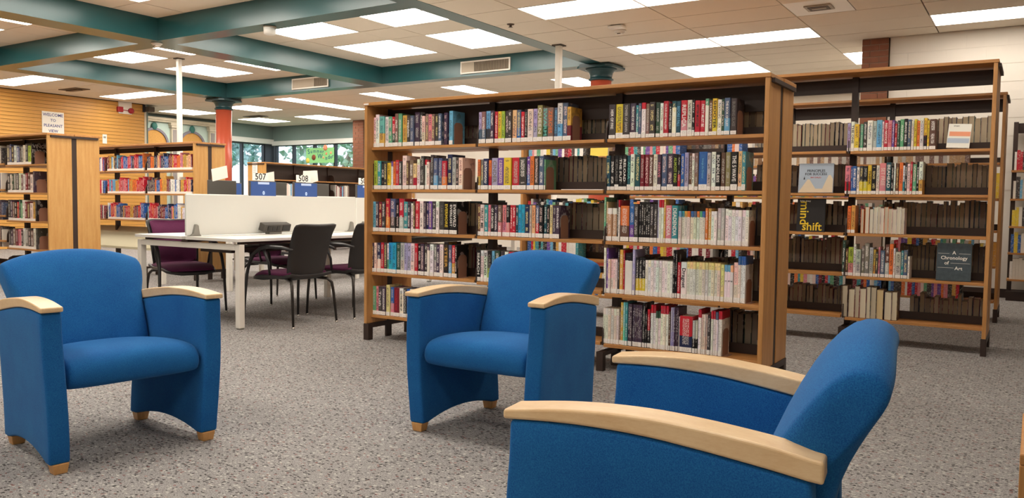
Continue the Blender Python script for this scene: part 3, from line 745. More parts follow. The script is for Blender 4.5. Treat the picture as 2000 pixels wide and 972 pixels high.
def put_row(txt, z, y, name, where, lab_h, group, comic_from=None):
    items = [q.split(',') for q in txt.split()]
    for k, it in enumerate(items):
        xa, xb = int(it[0])/1000, int(it[1])/1000; col, h = it[2], int(it[3])/1000
        title = it[4].replace('_', ' ') if len(it) > 4 else None; ink = it[5] if len(it) > 5 else None
        t = xb-xa-.0008; lean = 0
        nm = name if not (comic_from is not None and k >= comic_from) else 'graphic_novel'
        d = .118 if (nm == 'graphic_novel' and h < .215) else random.choice((.138, .145, .15))
        yy = y+random.uniform(-.004, .007)
        if t > .075: t, lean = .03, R(4)
        if nm == 'graphic_novel' and not ink: ink = 'g' if col[-1] in 'WwPY' else 'W'
        o = book(nm, (xa+xb)/2, yy, z, t, d, h, col, ink=ink, tilt=lean, amount=.12 if title else .6 if nm == 'graphic_novel' else .85)
        kind = 'graphic novel' if nm == 'graphic_novel' else 'book'
        thick = '' if len(col) > 1 else 'thick ' if t > .036 else 'thin ' if t < .016 else ''
        if title and not title.isdigit(): lb = '%s%s %s reading %s, %s' % (thick, cname(col), kind, title, where)
        else: lb = '%s%s %s, %s from left, %s' % (thick, cname(col), kind, nth(k+1), where)
        if len(lb.replace(',', '').split()) > 16: lb = lb.replace(' graphic novel', ' comic').replace(' book reading', ' reading').replace('second from', '2nd from')
        tag(o, lb, 'book', group)
        if lab_h:
            q = lab_h if (lab_h > .02 or random.random() < .75) else lab_h+.012
            link('call_number_label', label_mesh(round(t, 3), q), o, (0, 0, .003))
        if title:
            n = len(title); avail = h*.70; sz = min(t*.86, avail/(n*.62)*1.25); wd = n*sz*.6
            sx = min(1.6, avail/wd)
            words('spine_title', title, sz, 'ink_'+(ink or 'W'), o, Matrix.Translation((0, -.0012-min(.0035, .13*t)+.003, .03+(h-.04)*.53)) @ DOWN @ Matrix.Diagonal((sx, 1, 1, 1)), ext=.0003)
NEAR_ROWS={
 '11':'-4042,-4031,W,190 -4031,-4006,P,213 -4006,-3972,W,232 -3972,-3927,am,217 -3924,-3891,W,213 -3891,-3856,e,213 -3856,-3826,rE,210 -3826,-3797,u,230 -3797,-3765,e,230 -3760,-3721,m,215 -3718,-3687,K,212,requiem,W -3687,-3656,s,210 -3653,-3610,V,232 -3607,-3584,K,230 -3584,-3558,P,203 -3558,-3532,u,217 -3532,-3501,p,212 -3499,-3475,u,212 -3473,-3446,K,212 -3446,-3418,s,214 -3349,-3319,c,226',
 '12':'-3107,-3084,is,205 -3083,-3052,us,207 -3052,-3014,cK,210 -3013,-2986,V,210 -2984,-2957,r,203 -2956,-2930,y,203 -2929,-2903,l,203 -2901,-2874,K,203 -2873,-2848,K,208 -2847,-2815,h,206 -2814,-2783,sb,206 -2780,-2755,r,192 -2754,-2731,k,207 -2730,-2689,P,206 -2688,-2658,i,206 -2656,-2619,q,226,QUEEN,w -2618,-2582,gE,208,SWARM,a -2581,-2541,u,208,ZEROES,o -2540,-2515,s,206,MIND_GAMES,c -2513,-2478,Wc,232 -2478,-2443,s,232 -2442,-2415,mR,205',
 '13':'-2160,-2117,K,203,HEIR_OF_FIRE,W -2116,-2070,y,203 -2070,-2024,K,203,TOWER_OF_DAWN,G -2023,-1987,V,203,THRONE_OF_GLASS,W -1986,-1971,t,190 -1970,-1952,s,200 -1951,-1925,rW,203 -1924,-1903,u,196 -1901,-1867,K,204 -1864,-1839,E,200 -1838,-1816,W,195 -1815,-1785,r,204,CLOUD_AND_WALLFISH,W -1784,-1767,k,190,A_MONSTER_CALLS,W -1766,-1740,TW,202 -1739,-1713,T,200,BEFORE_I_FALL,c -1712,-1675,rp,203,REPLICA,W -1674,-1647,w,203 -1646,-1631,k,202 -1631,-1600,r,198,BETTER_MUST_DIE,k -1598,-1572,r,196,PARTY_MUST_BE,W -1572,-1551,eW,205 -1550,-1529,n,194 -1528,-1502,y,203,SHOOTER,k -1501,-1477,W,196 -1476,-1461,E,198 -1460,-1429,sc,202,THE_BOOK_OF_DUST,W -1427,-1393,K,198,BURNING_GLASS,g',
 '21':'-4048,-4031,n,185 -4029,-3994,l,207 -3993,-3960,t,202 -3959,-3930,k,196,ICE,W -3929,-3901,K,192 -3899,-3867,y,188 -3864,-3846,vW,198 -3845,-3823,o,196 -3822,-3790,r,206 -3789,-3763,K,198 -3762,-3723,P,236 -3722,-3697,n,200 -3696,-3660,u,204 -3659,-3631,Yr,180 -3630,-3605,W,209 -3604,-3592,K,196 -3590,-3561,K,230 -3560,-3541,rw,205 -3540,-3516,P,188 -3506,-3480,K,236 -3479,-3443,sc,213 -3442,-3409,s,213 -3408,-3366,ro,193 -3364,-3324,B,236 -3323,-3294,G,217 -3293,-3272,K,211 -3271,-3237,P,213',
 '22':'-3113,-3091,om,198 -3090,-3066,g,198 -3065,-3026,B,203 -3025,-3004,or,192 -3002,-2956,i,206,CINDER,g -2954,-2906,v,206 -2904,-2848,y,206 -2845,-2789,r,206 -2787,-2733,K,206 -2732,-2706,vb,210 -2705,-2675,o,212 -2673,-2643,K,212 -2642,-2607,s,212 -2606,-2596,e,190',
 '23':'-2175,-2148,T,206 -2147,-2120,k,204 -2119,-2093,k,206,ICEFLAMES,g -2092,-2066,k,206,THE_PUT,W -2065,-2039,k,206,RELOAD,W -2038,-2015,T,205,ANIXIA,a -2014,-1988,W,212 -1984,-1953,T,208 -1951,-1926,R,208 -1925,-1898,R,208 -1897,-1871,n,206 -1870,-1845,w,208 -1844,-1822,V,206,NERVE,p -1821,-1788,s,210 -1787,-1751,V,210 -1750,-1723,k,202,ALMOST_KING,l -1722,-1706,kr,202 -1705,-1683,b,208 -1682,-1659,i,214 -1658,-1640,n,210 -1639,-1624,W,208 -1623,-1602,u,210 -1600,-1551,b,216,Strange_the_Dreamer,c -1550,-1529,G,210 -1528,-1503,W,214 -1502,-1475,k,213,BOUNDLESS,W -1473,-1448,n,209 -1446,-1419,q,211 -1417,-1379,k,212,THE_5_WAVE,W -1378,-1356,h,215 -1355,-1334,t,212',
 '31':'-4034,-4008,c,215 -4007,-3977,V,214 -3976,-3946,R,214 -3945,-3913,K,214 -3908,-3872,ro,237 -3870,-3823,sK,237 -3819,-3793,k,206 -3792,-3751,rG,238 -3748,-3709,t,217 -3708,-3684,V,216 -3683,-3658,W,206 -3657,-3639,n,219 -3638,-3605,r,221 -3604,-3571,W,222 -3569,-3545,V,222 -3544,-3522,B,222 -3521,-3491,v,222 -3489,-3457,K,222 -3456,-3430,W,222 -3428,-3389,K,222,I_AM_BETTER,g -3387,-3349,k,222,EVERMORE,y -3347,-3316,k,222,EVERLOST,W -3314,-3277,k,222,EVERWILD,W',
 '32':'-3109,-3085,n,206 -3084,-3053,w,206,TRUST_ME,k -3052,-3025,t,204 -3024,-3004,p,204 -3002,-2976,k,204,OF_A_FEATHER,W -2975,-2949,V,204 -2947,-2918,up,204 -2915,-2884,p,205 -2883,-2856,kp,205 -2855,-2837,r,205 -2836,-2812,r,205 -2810,-2792,T,205 -2790,-2767,C,210 -2766,-2741,C,210 -2739,-2706,B,208 -2704,-2689,G,206 -2688,-2664,h,206 -2663,-2636,sr,206 -2634,-2603,k,208 -2602,-2581,T,210 -2580,-2561,k,200 -2559,-2539,Y,210 -2538,-2513,V,206 -2512,-2486,V,206',
 '33':'-2182,-2169,e,262 -2168,-2156,Nn,235 -2155,-2127,WN,197 -2127,-2097,WN,197 -2095,-2086,K,247 -2085,-2076,rW,247 -2074,-2019,on,212 -2017,-1985,bv,224 -1984,-1957,K,222 -1955,-1941,k,236 -1941,-1927,k,236 -1927,-1913,k,236 -1913,-1899,k,236 -1899,-1885,k,236 -1883,-1862,K,224 -1862,-1841,K,224 -1840,-1831,i,248 -1830,-1816,rW,250 -1816,-1802,rW,250 -1800,-1790,m,254 -1786,-1751,p,218,DEADENDIA,W -1750,-1714,t,218,DEADENDIA,W -1711,-1694,cw,187 -1693,-1676,tw,187 -1675,-1658,mw,187 -1657,-1640,ow,187 -1639,-1622,bw,187 -1622,-1604,sw,187 -1604,-1588,ow,187 -1587,-1571,ew,187 -1570,-1553,bw,187 -1552,-1537,o,205 -1536,-1520,m,203 -1519,-1502,W,188 -1502,-1485,W,188 -1482,-1463,G,206 -1463,-1443,G,206 -1441,-1423,W,203 -1422,-1403,W,197 -1403,-1384,W,197 -1384,-1366,W,197 -1366,-1347,W,197 -1347,-1328,W,197 -1328,-1310,W,197',
 '41':'-4045,-4020,V,210 -4019,-3997,P,212 -3995,-3962,BP,213 -3961,-3931,r,216 -3929,-3901,K,216 -3900,-3880,We,212 -3879,-3846,C,218 -3845,-3810,C,218 -3809,-3774,E,217 -3773,-3738,G,220 -3737,-3711,i,220 -3710,-3677,i,220 -3676,-3643,P,220 -3642,-3617,r,220 -3616,-3589,k,220 -3588,-3557,V,220 -3556,-3531,K,220 -3530,-3510,VW,218 -3508,-3477,W,220 -3476,-3453,g,220 -3452,-3425,V,218 -3423,-3393,W,222 -3390,-3352,k,240,STEER,m -3349,-3323,sc,222 -3321,-3292,rm,220 -3291,-3274,k,222',
 '42':'-3112,-3082,k,206,SEARCH,W -3079,-3058,W,206,COLDNESS,g -3056,-3029,W,206,SKYLAND,k -3026,-2994,kl,204,GREEN,g -2991,-2970,c,206 -2967,-2930,E,206 -2927,-2893,K,206 -2890,-2862,W,205 -2859,-2825,r,206 -2822,-2785,K,206 -2782,-2755,i,206 -2752,-2710,b,206',
 '43':'-2175,-2161,W,272 -2160,-2148,v,270 -2147,-2131,P,205 -2131,-2116,P,205 -2116,-2100,P,205 -2100,-2085,P,205 -2082,-2072,K,268 -2071,-2049,m,265 -2048,-2040,r,262 -2039,-1992,kW,246,Blankets,W -1987,-1971,i,268 -1969,-1949,ky,223 -1949,-1929,ky,223 -1929,-1909,ky,223 -1907,-1890,W,210 -1890,-1873,W,210 -1873,-1856,W,210 -1856,-1839,W,210 -1839,-1822,W,210 -1822,-1805,W,210 -1805,-1788,W,210 -1788,-1771,W,210 -1771,-1754,W,210 -1754,-1738,W,210 -1736,-1725,k,276 -1725,-1714,k,276 -1711,-1693,r,207 -1690,-1656,W,210,Dragnet,k -1654,-1636,Yw,213 -1636,-1618,Yw,213 -1618,-1600,Yw,213 -1600,-1582,Yw,213 -1582,-1564,Yw,213 -1564,-1546,Yw,213 -1546,-1529,Yw,213 -1529,-1511,Yw,213 -1511,-1494,Yw,213 -1494,-1476,Yw,213 -1476,-1459,Yw,213 -1457,-1439,Y,207 -1438,-1420,cW,206,1,k -1420,-1403,cW,206,2,k -1402,-1386,hW,206,3,k -1384,-1361,P,222 -1359,-1345,bW,258 -1345,-1332,bW,258 -1332,-1318,bW,258',
 '51':'-4040,-4004,e,206 -4001,-3980,p,206 -3979,-3944,K,206,Truth,W -3941,-3908,V,206 -3905,-3871,Y,222 -3867,-3836,bp,208 -3834,-3786,R,207,CONCRETE_ROSE,r -3785,-3748,W,206,ON_THE_COME_UP,k -3747,-3718,K,205,KINGDOM,G -3717,-3687,b,206 -3685,-3657,w,206 -3655,-3623,K,206',
 '53':'-2174,-2157,w,213 -2157,-2139,w,213 -2139,-2122,w,213 -2122,-2104,w,213 -2104,-2087,w,213 -2087,-2070,w,213 -2069,-2061,u,210 -2060,-2043,m,256 -2042,-2029,a,258 -2027,-2013,t,258 -2012,-1998,V,250 -1998,-1984,V,250 -1983,-1974,V,248 -1974,-1965,V,248 -1965,-1956,V,248 -1956,-1947,V,248 -1947,-1939,V,248 -1939,-1930,V,248 -1930,-1921,V,248 -1919,-1910,k,262 -1910,-1901,k,262 -1900,-1890,k,212 -1889,-1873,rk,228 -1872,-1865,k,205 -1864,-1850,rW,256 -1850,-1836,rW,256 -1834,-1820,EW,222 -1820,-1806,EW,222 -1805,-1789,rW,256 -1789,-1773,rW,256 -1773,-1757,rW,256 -1753,-1744,n,225 -1743,-1733,i,250 -1733,-1724,i,250 -1722,-1714,V,252 -1714,-1706,V,252 -1706,-1699,V,252 -1696,-1691,W,200 -1690,-1615,rB,207 -1611,-1596,Gk,186 -1596,-1582,Gk,186 -1580,-1570,rW,252 -1570,-1560,rW,252 -1558,-1551,P,226 -1551,-1543,P,226 -1543,-1535,P,226 -1535,-1527,P,226 -1525,-1507,K,224 -1504,-1492,rW,250 -1492,-1480,rW,250 -1478,-1471,sW,246 -1471,-1463,sW,246 -1461,-1451,rW,252 -1451,-1441,rW,252',
}
AISLE_ROWS={
 '1':'-1192,-1170,i,205 -1169,-1145,W,217,THE_ONE,k -1144,-1113,y,197 -1112,-1105,n,195 -1104,-1085,e,195 -1084,-1060,K,212 -1057,-1021,W,220 -1020,-994,G,215 -993,-958,c,220 -957,-945,P,208 -944,-919,r,217,RED_NOTICE,W -918,-893,p,215,STRONG,r -891,-876,v,215 -875,-859,r,190 -858,-842,E,212 -841,-814,e,220 -813,-792,k,222,BRAND_BIBLE,W -791,-769,s,216 -766,-750,w,205 -749,-732,y,217 -731,-713,o,205 -712,-688,w,222 -687,-667,yk,222 -665,-652,y,205 -651,-610,n,212',
 '2':'-1199,-1161,pr,210 -1160,-1148,b,200 -1147,-1120,b,206,IN_MY_BLOOD,W -1118,-1100,W,198 -1099,-1075,Ky,208 -1074,-1045,ky,205 -1044,-1018,y,212,THINK,k -1017,-986,k,212 -985,-964,P,210 -963,-921,p,225,SET_FREE,P -920,-888,T,230,BEAHEAD,W -887,-871,k,205 -869,-858,W,228 -857,-837,n,222 -834,-810,o,228 -809,-797,Wt,205 -796,-784,K,228 -783,-763,P,218 -762,-749,r,232 -748,-723,e,215 -722,-708,k,230 -707,-682,Wm,232',
 '3':'-1174,-1149,o,200 -1145,-1118,m,205',
 '4':'-1199,-1178,E,260 -1176,-1158,n,200 -1157,-1123,lp,212 -1121,-1104,w,235 -1103,-1069,G,198 -1067,-1045,g,222 -1044,-1012,g,245 -1011,-986,G,215 -985,-970,m,200 -968,-953,K,185 -952,-939,p,220 -938,-908,s,195 -906,-878,nG,240 -877,-852,o,245 -851,-839,W,215 -837,-801,G,190 -800,-785,t,200 -784,-758,s,205 -757,-744,W,160',
}

NZ = [rb1, rb2, rb3]
for key, txt in NEAR_ROWS.items():
    r, b = int(key[0])-1, int(key[1])-1
    comic = {'33': 0, '43': 0, '53': 0}.get(key)
    put_row(txt, NZ[b][r]+.0205, NY+.063, 'novel', '%s shelf, %s bay, long bookcase' % (ROWN[r], BAYN[b]),
            .026 if not (b == 2 and r < 2) else .020, 'books on the %s shelf, %s bay of the long bookcase' % (ROWN[r], BAYN[b]), comic)
for key, txt in AISLE_ROWS.items():
    r = int(key)-1
    put_row(txt, ra[r]+.0205, AY+.063, 'nonfiction_book', '%s shelf, tall bookcase' % ROWN[r], .022, 'spines on the %s shelf of the tall bookcase' % ROWN[r])

# books seen from their page side
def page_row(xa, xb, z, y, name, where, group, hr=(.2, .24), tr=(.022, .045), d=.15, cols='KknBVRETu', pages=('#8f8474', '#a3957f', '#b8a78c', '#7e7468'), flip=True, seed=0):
    rd = random.Random(seed); x = xa; k = 0
    while x < xb-.015:
        t = min(rd.uniform(*tr), xb-x); h = rd.uniform(*hr); k += 1
        o = book(name, x+t/2, y, z, t-.0012, d, h, rd.choice(cols), flip=flip, page=lin(rd.choice(pages)))
        tag(o, 'book turned pages out, %s from left, %s' % (nth(k), where), 'book', group)
        x += t+(.006 if rd.random() < .2 else 0)
yb = NY+ND-.063
for r, b, xa, xb in ((0, 0, -3.50, -3.115), (0, 1, -2.52, -2.19), (0, 2, -1.48, -1.245), (1, 1, -2.74, -2.19), (2, 1, -2.62, -2.19), (2, 2, -2.13, -1.25), (3, 2, -2.13, -1.25), (4, 2, -1.56, -1.25), (2, 0, -3.38, -3.115), (3, 0, -3.38, -3.115)):
    page_row(xa, xb, NZ[b][r]+.0205, yb, 'shelved_book', 'behind %s shelf, %s bay, long bookcase' % (ROWN[r], BAYN[b]), 'books on the far side of the long bookcase', (.2, .235), seed=r*7+b)
ya = AY+.52-.063
for r, b, xa, xb, hr in ((0, 0, -1.92, -1.2, (.225, .24)), (1, 0, -1.92, -1.2, (.2, .235)), (2, 0, -1.92, -1.2, (.19, .24)), (3, 0, -1.92, -1.2, (.22, .26)), (4, 0, -1.92, -1.2, (.15, .2)),
                     (0, 1, -0.67, -.28, (.22, .25)), (1, 1, -0.80, -.28, (.2, .235)), (2, 1, -0.96, -.28, (.21, .255)), (3, 1, -0.84, -.28, (.22, .26)), (4, 1, -0.76, -.28, (.15, .2))):
    zz = (rl if b == 0 else ra)[r]
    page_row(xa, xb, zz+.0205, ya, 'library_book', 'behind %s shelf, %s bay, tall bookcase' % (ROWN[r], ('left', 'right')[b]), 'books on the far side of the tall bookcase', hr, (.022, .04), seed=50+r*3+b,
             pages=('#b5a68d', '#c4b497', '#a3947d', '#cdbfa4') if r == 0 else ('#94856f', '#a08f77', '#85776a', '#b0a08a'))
page_row(-1.08, -.78, ra[2]+.0205, AY+.062, 'page_out_book', 'front of third shelf, tall bookcase', 'books with pages outward on the tall bookcase', (.175, .2), (.022, .03), .15, 'rRPWKo', ('#e3dac6', '#ece4d2', '#d6ccb6'), True, 91)
for o in [q for q in COL.objects if q.name.startswith('page_out_book')]: o.location.y = AY+.062+.15
page_row(-1.19, -.80, ra[4]+.0205, AY+.062+.15, 'page_out_book', 'front of bottom shelf, tall bookcase', 'books with pages outward on the tall bookcase', (.16, .25), (.028, .05), .15, 'kKnRV', ('#ded2b6', '#e6dabf', '#c9bda4', '#e0c898'), True, 17)

# books shown face out
def face_book(name, x, y, z, w, h, col, lab, tilt=0, thick=.022):
    t = thing(name, lab, 'book', (x, y, z+thick*abs(math.sin(tilt))+.001)); t.rotation_euler = (tilt, 0, 0)
    M().box((-w/2, 0, 0), (w/2, .0025, h)).box((-w/2, thick-.0025, 0), (w/2, thick, h)).box((-w/2, .0025, 0), (-w/2+.0025, thick-.0025, h)).build('cover', col, t)
    M().box((-w/2+.0025, .0025, .003), (w/2-.004, thick-.0025, h-.003)).build('pages', 'paper', t)
    return t
plain('cover_mist', '#a9b7c6', .4, 0, .05); plain('cover_black', '#211f20', .4, 0, .03); plain('cover_lily', '#3c4a52', .4, 0, .5, 40); plain('cover_white', '#e9e8dc', .4, 0, .03); plain('sand_hill', '#d9c9ae', .6, 0, .05)
plain('cover_teal', '#7fb3b5', .4, 0, .2, 40); plain('gold_ink', '#e6c42c', .5, 0, .02)
T_ = Matrix.Translation
t = face_book('picture_book', -1.413, AY+.085, rl[1]+.0205, .25, .222, 'cover_mist', 'square pale blue book Principles for Success shown face out', R(-6))
words('cover_title', 'PRINCIPLES', .026, 'ink', t, T_((.0, -.0006, .165)) @ FRONT); words('cover_title', 'FOR SUCCESS', .026, 'ink', t, T_((.0, -.0006, .14)) @ FRONT); words('cover_title', 'RAY DALIO', .015, 'red_ink', t, T_((.0, -.0006, .115)) @ FRONT)
M().prism([(-.124, .002), (-.06, .1), (-.045, .1), (.0, .03), (.05, .03), (.09, .13), (.105, .135), (.124, .1), (.124, .002)], -.0008, .0, 'y').build('cover_art', 'sand_hill', t)
M().prism([(-.09, .1), (-.083, .125), (-.078, .1)], -.0012, .0, 'y').build('figure_print', 'ink', t)
t = face_book('display_book', -1.44, AY+.085, rl[2]+.0205, .205, .25, 'cover_black', 'black book mindshift with yellow lettering shown face out', R(-5))
words('cover_title', 'mind', .092, 'gold_ink', t, T_((-.05, -.0006, .14)) @ DOWN); words('cover_title', 'shift', .086, 'gold_ink', t, T_((.01, -.0006, .035)) @ FRONT); words('cover_title', 'brian tracy', .018, 'paper', t, T_((-.045, -.0006, .232)) @ FRONT)
t = face_book('display_book', -.468, AY+.075, ra[3]+.0205, .215, .262, 'cover_lily', 'dark water lily cover A Chronology of Art shown face out', R(-5))
for k, (s_, x_) in enumerate((('A', .0), ('Chronology', .0), ('of', -.045), ('Art', .03))): words('cover_title', s_, .034, 'paper', t, T_((x_, -.0006, .195-.036*k)) @ FRONT)
for x0, x1, z_ in ((-.02, .1, .123), (-.1, -.0, .09), (-.1, -.03, .19), (.03, .1, .19)): box('cover_rule', (x0, -.0008, z_-.0007), (x1, 0, z_+.0007), 'paper', t)
t = face_book('display_book', -.475, AY+.07, ra[0]+.022, .14, .175, 'cover_white', 'white book with orange and grey bands leaning back on the top shelf', R(-16))
t.rotation_euler = (R(-16), R(3), 0)
box('cover_band', (-.06, -.0008, .085), (.068, 0, .118), 'orange_paper', t); box('cover_band', (-.068, -.0008, .035), (.065, 0, .07), 'cover_mist', t); words('cover_title', 'STORY', .012, 'ink', t, T_((-.02, -.0006, .158)) @ FRONT)
t = thing('book_easel', 'small wire easel under the leaning white book', 'easel', (-.475, AY+.062, ra[0]+.0205))
M().tube([(-.05, -.012, .004), (-.05, .05, .004)], .002).tube([(.05, -.012, .004), (.05, .05, .004)], .002).build('wire', 'grey_plastic', t)
t = face_book('display_book', -3.235, AY+.075, rl[0]+.0205, .17, .2, 'cover_white', 'white book with a yellow foot seen through the gap above the second shelf', R(-5))
box('cover_band', (-.085, -.0008, 0), (.085, 0, .075), 'yellow_paper', t)

# bookends: a steel plate against the last cover of a row
def bookend(x, y, z, w, lab, h=.135):
    t = thing('bookend', lab, 'bookend', (x, y, z))
    M().prism([(0, 0), (w, 0), (w, h-.02), (w-.015, h-.004), (w-.03, h), (.03, h), (.015, h-.004), (0, h-.02)], 0, .002, 'x').build('plate', 'bookend_brown', t, .0006)
    M().box((.002, .0, 0), (.03, w, .0012)).build('foot', 'bookend_brown', t)
for key, h in (('11', .15), ('12', .155), ('13', .135), ('21', .145), ('22', .145), ('23', .13), ('31', .155), ('32', .145), ('33', .14), ('41', .155), ('43', .13), ('53', .15)):
    r, b = int(key[0])-1, int(key[1])-1
    xe = int(NEAR_ROWS[key].split()[-1].split(',')[1])/1000
    bookend(xe+.0012, NY+.078, NZ[b][r]+.0208, .095, 'brown steel bookend on the %s shelf, %s bay of the long bookcase' % (ROWN[r], BAYN[b]), h)
o = book('leaning_novel', -3.383, NY+.066, NZ[0][0]+.0205, .03, .14, .216, 'V', ink='P'); o.rotation_euler = (0, 0, R(-7)); tag(o, 'plum cover turned outward beside the sky blue book, top shelf, long bookcase', 'book')
t = thing('shelf_strip', 'thin white strip lying on the second shelf, middle bay, long bookcase', 'strip', (-2.47, NY+.05, rb2[1]+.0202)); box('card', (0, 0, 0), (.285, .03, .004), 'paper', t)

# left bookcase: dark hardcovers
LROW = ["g s K w s K g w K l", "K w E g K w u W R n P", "K V u k r E e W R n w m", "K V u R p K w g K u w"]
LZ = [1.348, 1.03, .708, .39]
for r in range(4):
    x = -10.08
    for k, c in enumerate(LROW[r].split()):
        t_ = random.uniform(.036, .066); h = random.uniform(.20, .24)
        o = book('hardcover', x+t_/2, 4.755+.065, LZ[r]+.0205, t_-.001, .16, h, c, split=.13)
        o['foot_colour'] = list(PL['W'])
        tag(o, '%s hardcover, %s from left, %s shelf of the left edge bookcase' % (CN[c], nth(k+1), ROWN[r]), 'book', 'hardcovers on the left edge bookcase'); x += t_
    o = book('hardcover', x+.021, 4.755+.065, LZ[r]+.0205, .04, .16, .24, ('k', 'V', 'k', 'K')[r], ink='G', amount=.4); x += .042
    tag(o, 'dark hardcover against the bookend, %s shelf, left edge bookcase' % ROWN[r], 'book', 'hardcovers on the left edge bookcase')
    if r == 0:
        for k, s_ in enumerate(('VINCE', 'FLYNN')): words('cover_title', s_, .055, 'ink_G', o, T_((.0204, .08, .20-.055*k)) @ EAST)
    bookend(x+.001, 4.755+.085, LZ[r]+.0208, .11, 'brown steel bookend on the %s shelf of the left edge bookcase' % ROWN[r], .15)
# paperback bookcase
for r, z in enumerate((1.345, 1.045, .70)):
    for b, (xa, xb) in enumerate(((-10.60, -9.765), (-9.70, -8.76))):
        rd = random.Random(r*10+b+5); x = xa; k = 0; run = []
        while x < xb-.02:
            if not run: run = [rd.choice('bbrroVWmpRhcBr')]*rd.choice((1, 1, 2, 3, 3, 4))
            c = run.pop(); t_ = rd.uniform(.019, .028); k += 1
            h = rd.uniform(.165, .19) if rd.random() < .85 else rd.uniform(.2, .225)
            o = book('paperback', x+t_/2, 6.285+.06, z+.0205, t_-.001, .12, h, c, split=.15); o['foot_colour'] = list(PL['W'])
            tag(o, '%s paperback, %s from left, %s shelf, %s bay, paperback bookcase' % (CN[c], nth(k), ROWN[r], ('left', 'right')[b]), 'book', 'paperbacks in the amber bookcase')
            x += t_+.0005

# everything farther away or hidden behind the rows in front
far_m = M(); fcol = []
def heap(xa, xb, z, y, cols, hr=(.19, .24), tr=(.02, .04), d=.15, rot=None, seed=0):
    rd = random.Random(seed); x = xa
    while x < xb-.02:
        t_ = rd.uniform(*tr); h = rd.uniform(*hr); n0 = len(far_m.f)
        far_m.box((x, y, z+.0205), (x+t_-.001, y+d, z+.0205+h), 0, rot); c = PL[rd.choice(cols)]
        fcol.extend([c]*(len(far_m.f)-n0)); x += t_
MIX = 'rbWwyoetGPKkRcmpvW'
for r in range(5):
    for b in range(3):
        a, e, _ = ab[b]
        if b < 2: heap(a+.02, e-.05-.3*((r+b) % 2) if (r, b) != (0, 0) else -3.35, rl[r], AY+.06, MIX, seed=r*5+b)
        else: heap(a+.02, -1.95, rl[r], AY+.06, MIX, seed=r*5+b)
    for b in range(4): heap(-3.95+.935*b, -3.95+.935*b+.86-.25*((r+b) % 2), ra[r], 8.38, MIX if r else 'NwGu', seed=100+r*5+b)
    heap(-3.02, -2.15, rl[r], AY+.31, 'uKgN', seed=300+r); heap(-3.94, -3.08, rl[r], AY+.31, 'uKgN', seed=310+r)
for i, z in enumerate((.22, .51, .80, 1.10, 1.41)): heap(-.22, .6 if i else .5, z, 10.46, 'WrwtbGyKce' if i else 'WwG', (.17, .24), (.02, .04), seed=400+i)
for z in (1.348, 1.03, .708, .39): heap(-12.0, -10.2, z, 4.82, 'KgsVuRw', seed=int(z*100))
for z in (1.345, 1.045, .70): heap(-11.55, -10.64, z, 6.345, 'brRoVW', (.16, .19), (.018, .026), .12, seed=int(z*90))
heap(-10.6, -8.8, .36, 6.5, 'nKuk', (.15, .2), (.03, .06), seed=77)
rot = Matrix.Translation((-11.97, 10.21, 0)) @ Matrix.Rotation(R(90), 4, 'Z')
for k in range(5):
    for r in (1, 2, 3): heap(.05+.9*k, .05+.9*k+random.uniform(.35, .8), rb1[r], .06, 'WwGcPKuRW', rot=rot, seed=500+k*7+r)
o = far_m.build('distant_books', 'distant_book'); o['kind'] = 'stuff'
tag(o, 'rows of books on the farther shelves, too small to tell apart', 'books')
at = o.data.color_attributes.new('cover', 'FLOAT_COLOR', 'CORNER')
buf = []
for p, c in zip(o.data.polygons, fcol): buf += [*c, 1.0]*p.loop_total
at.data.foreach_set('color', buf)

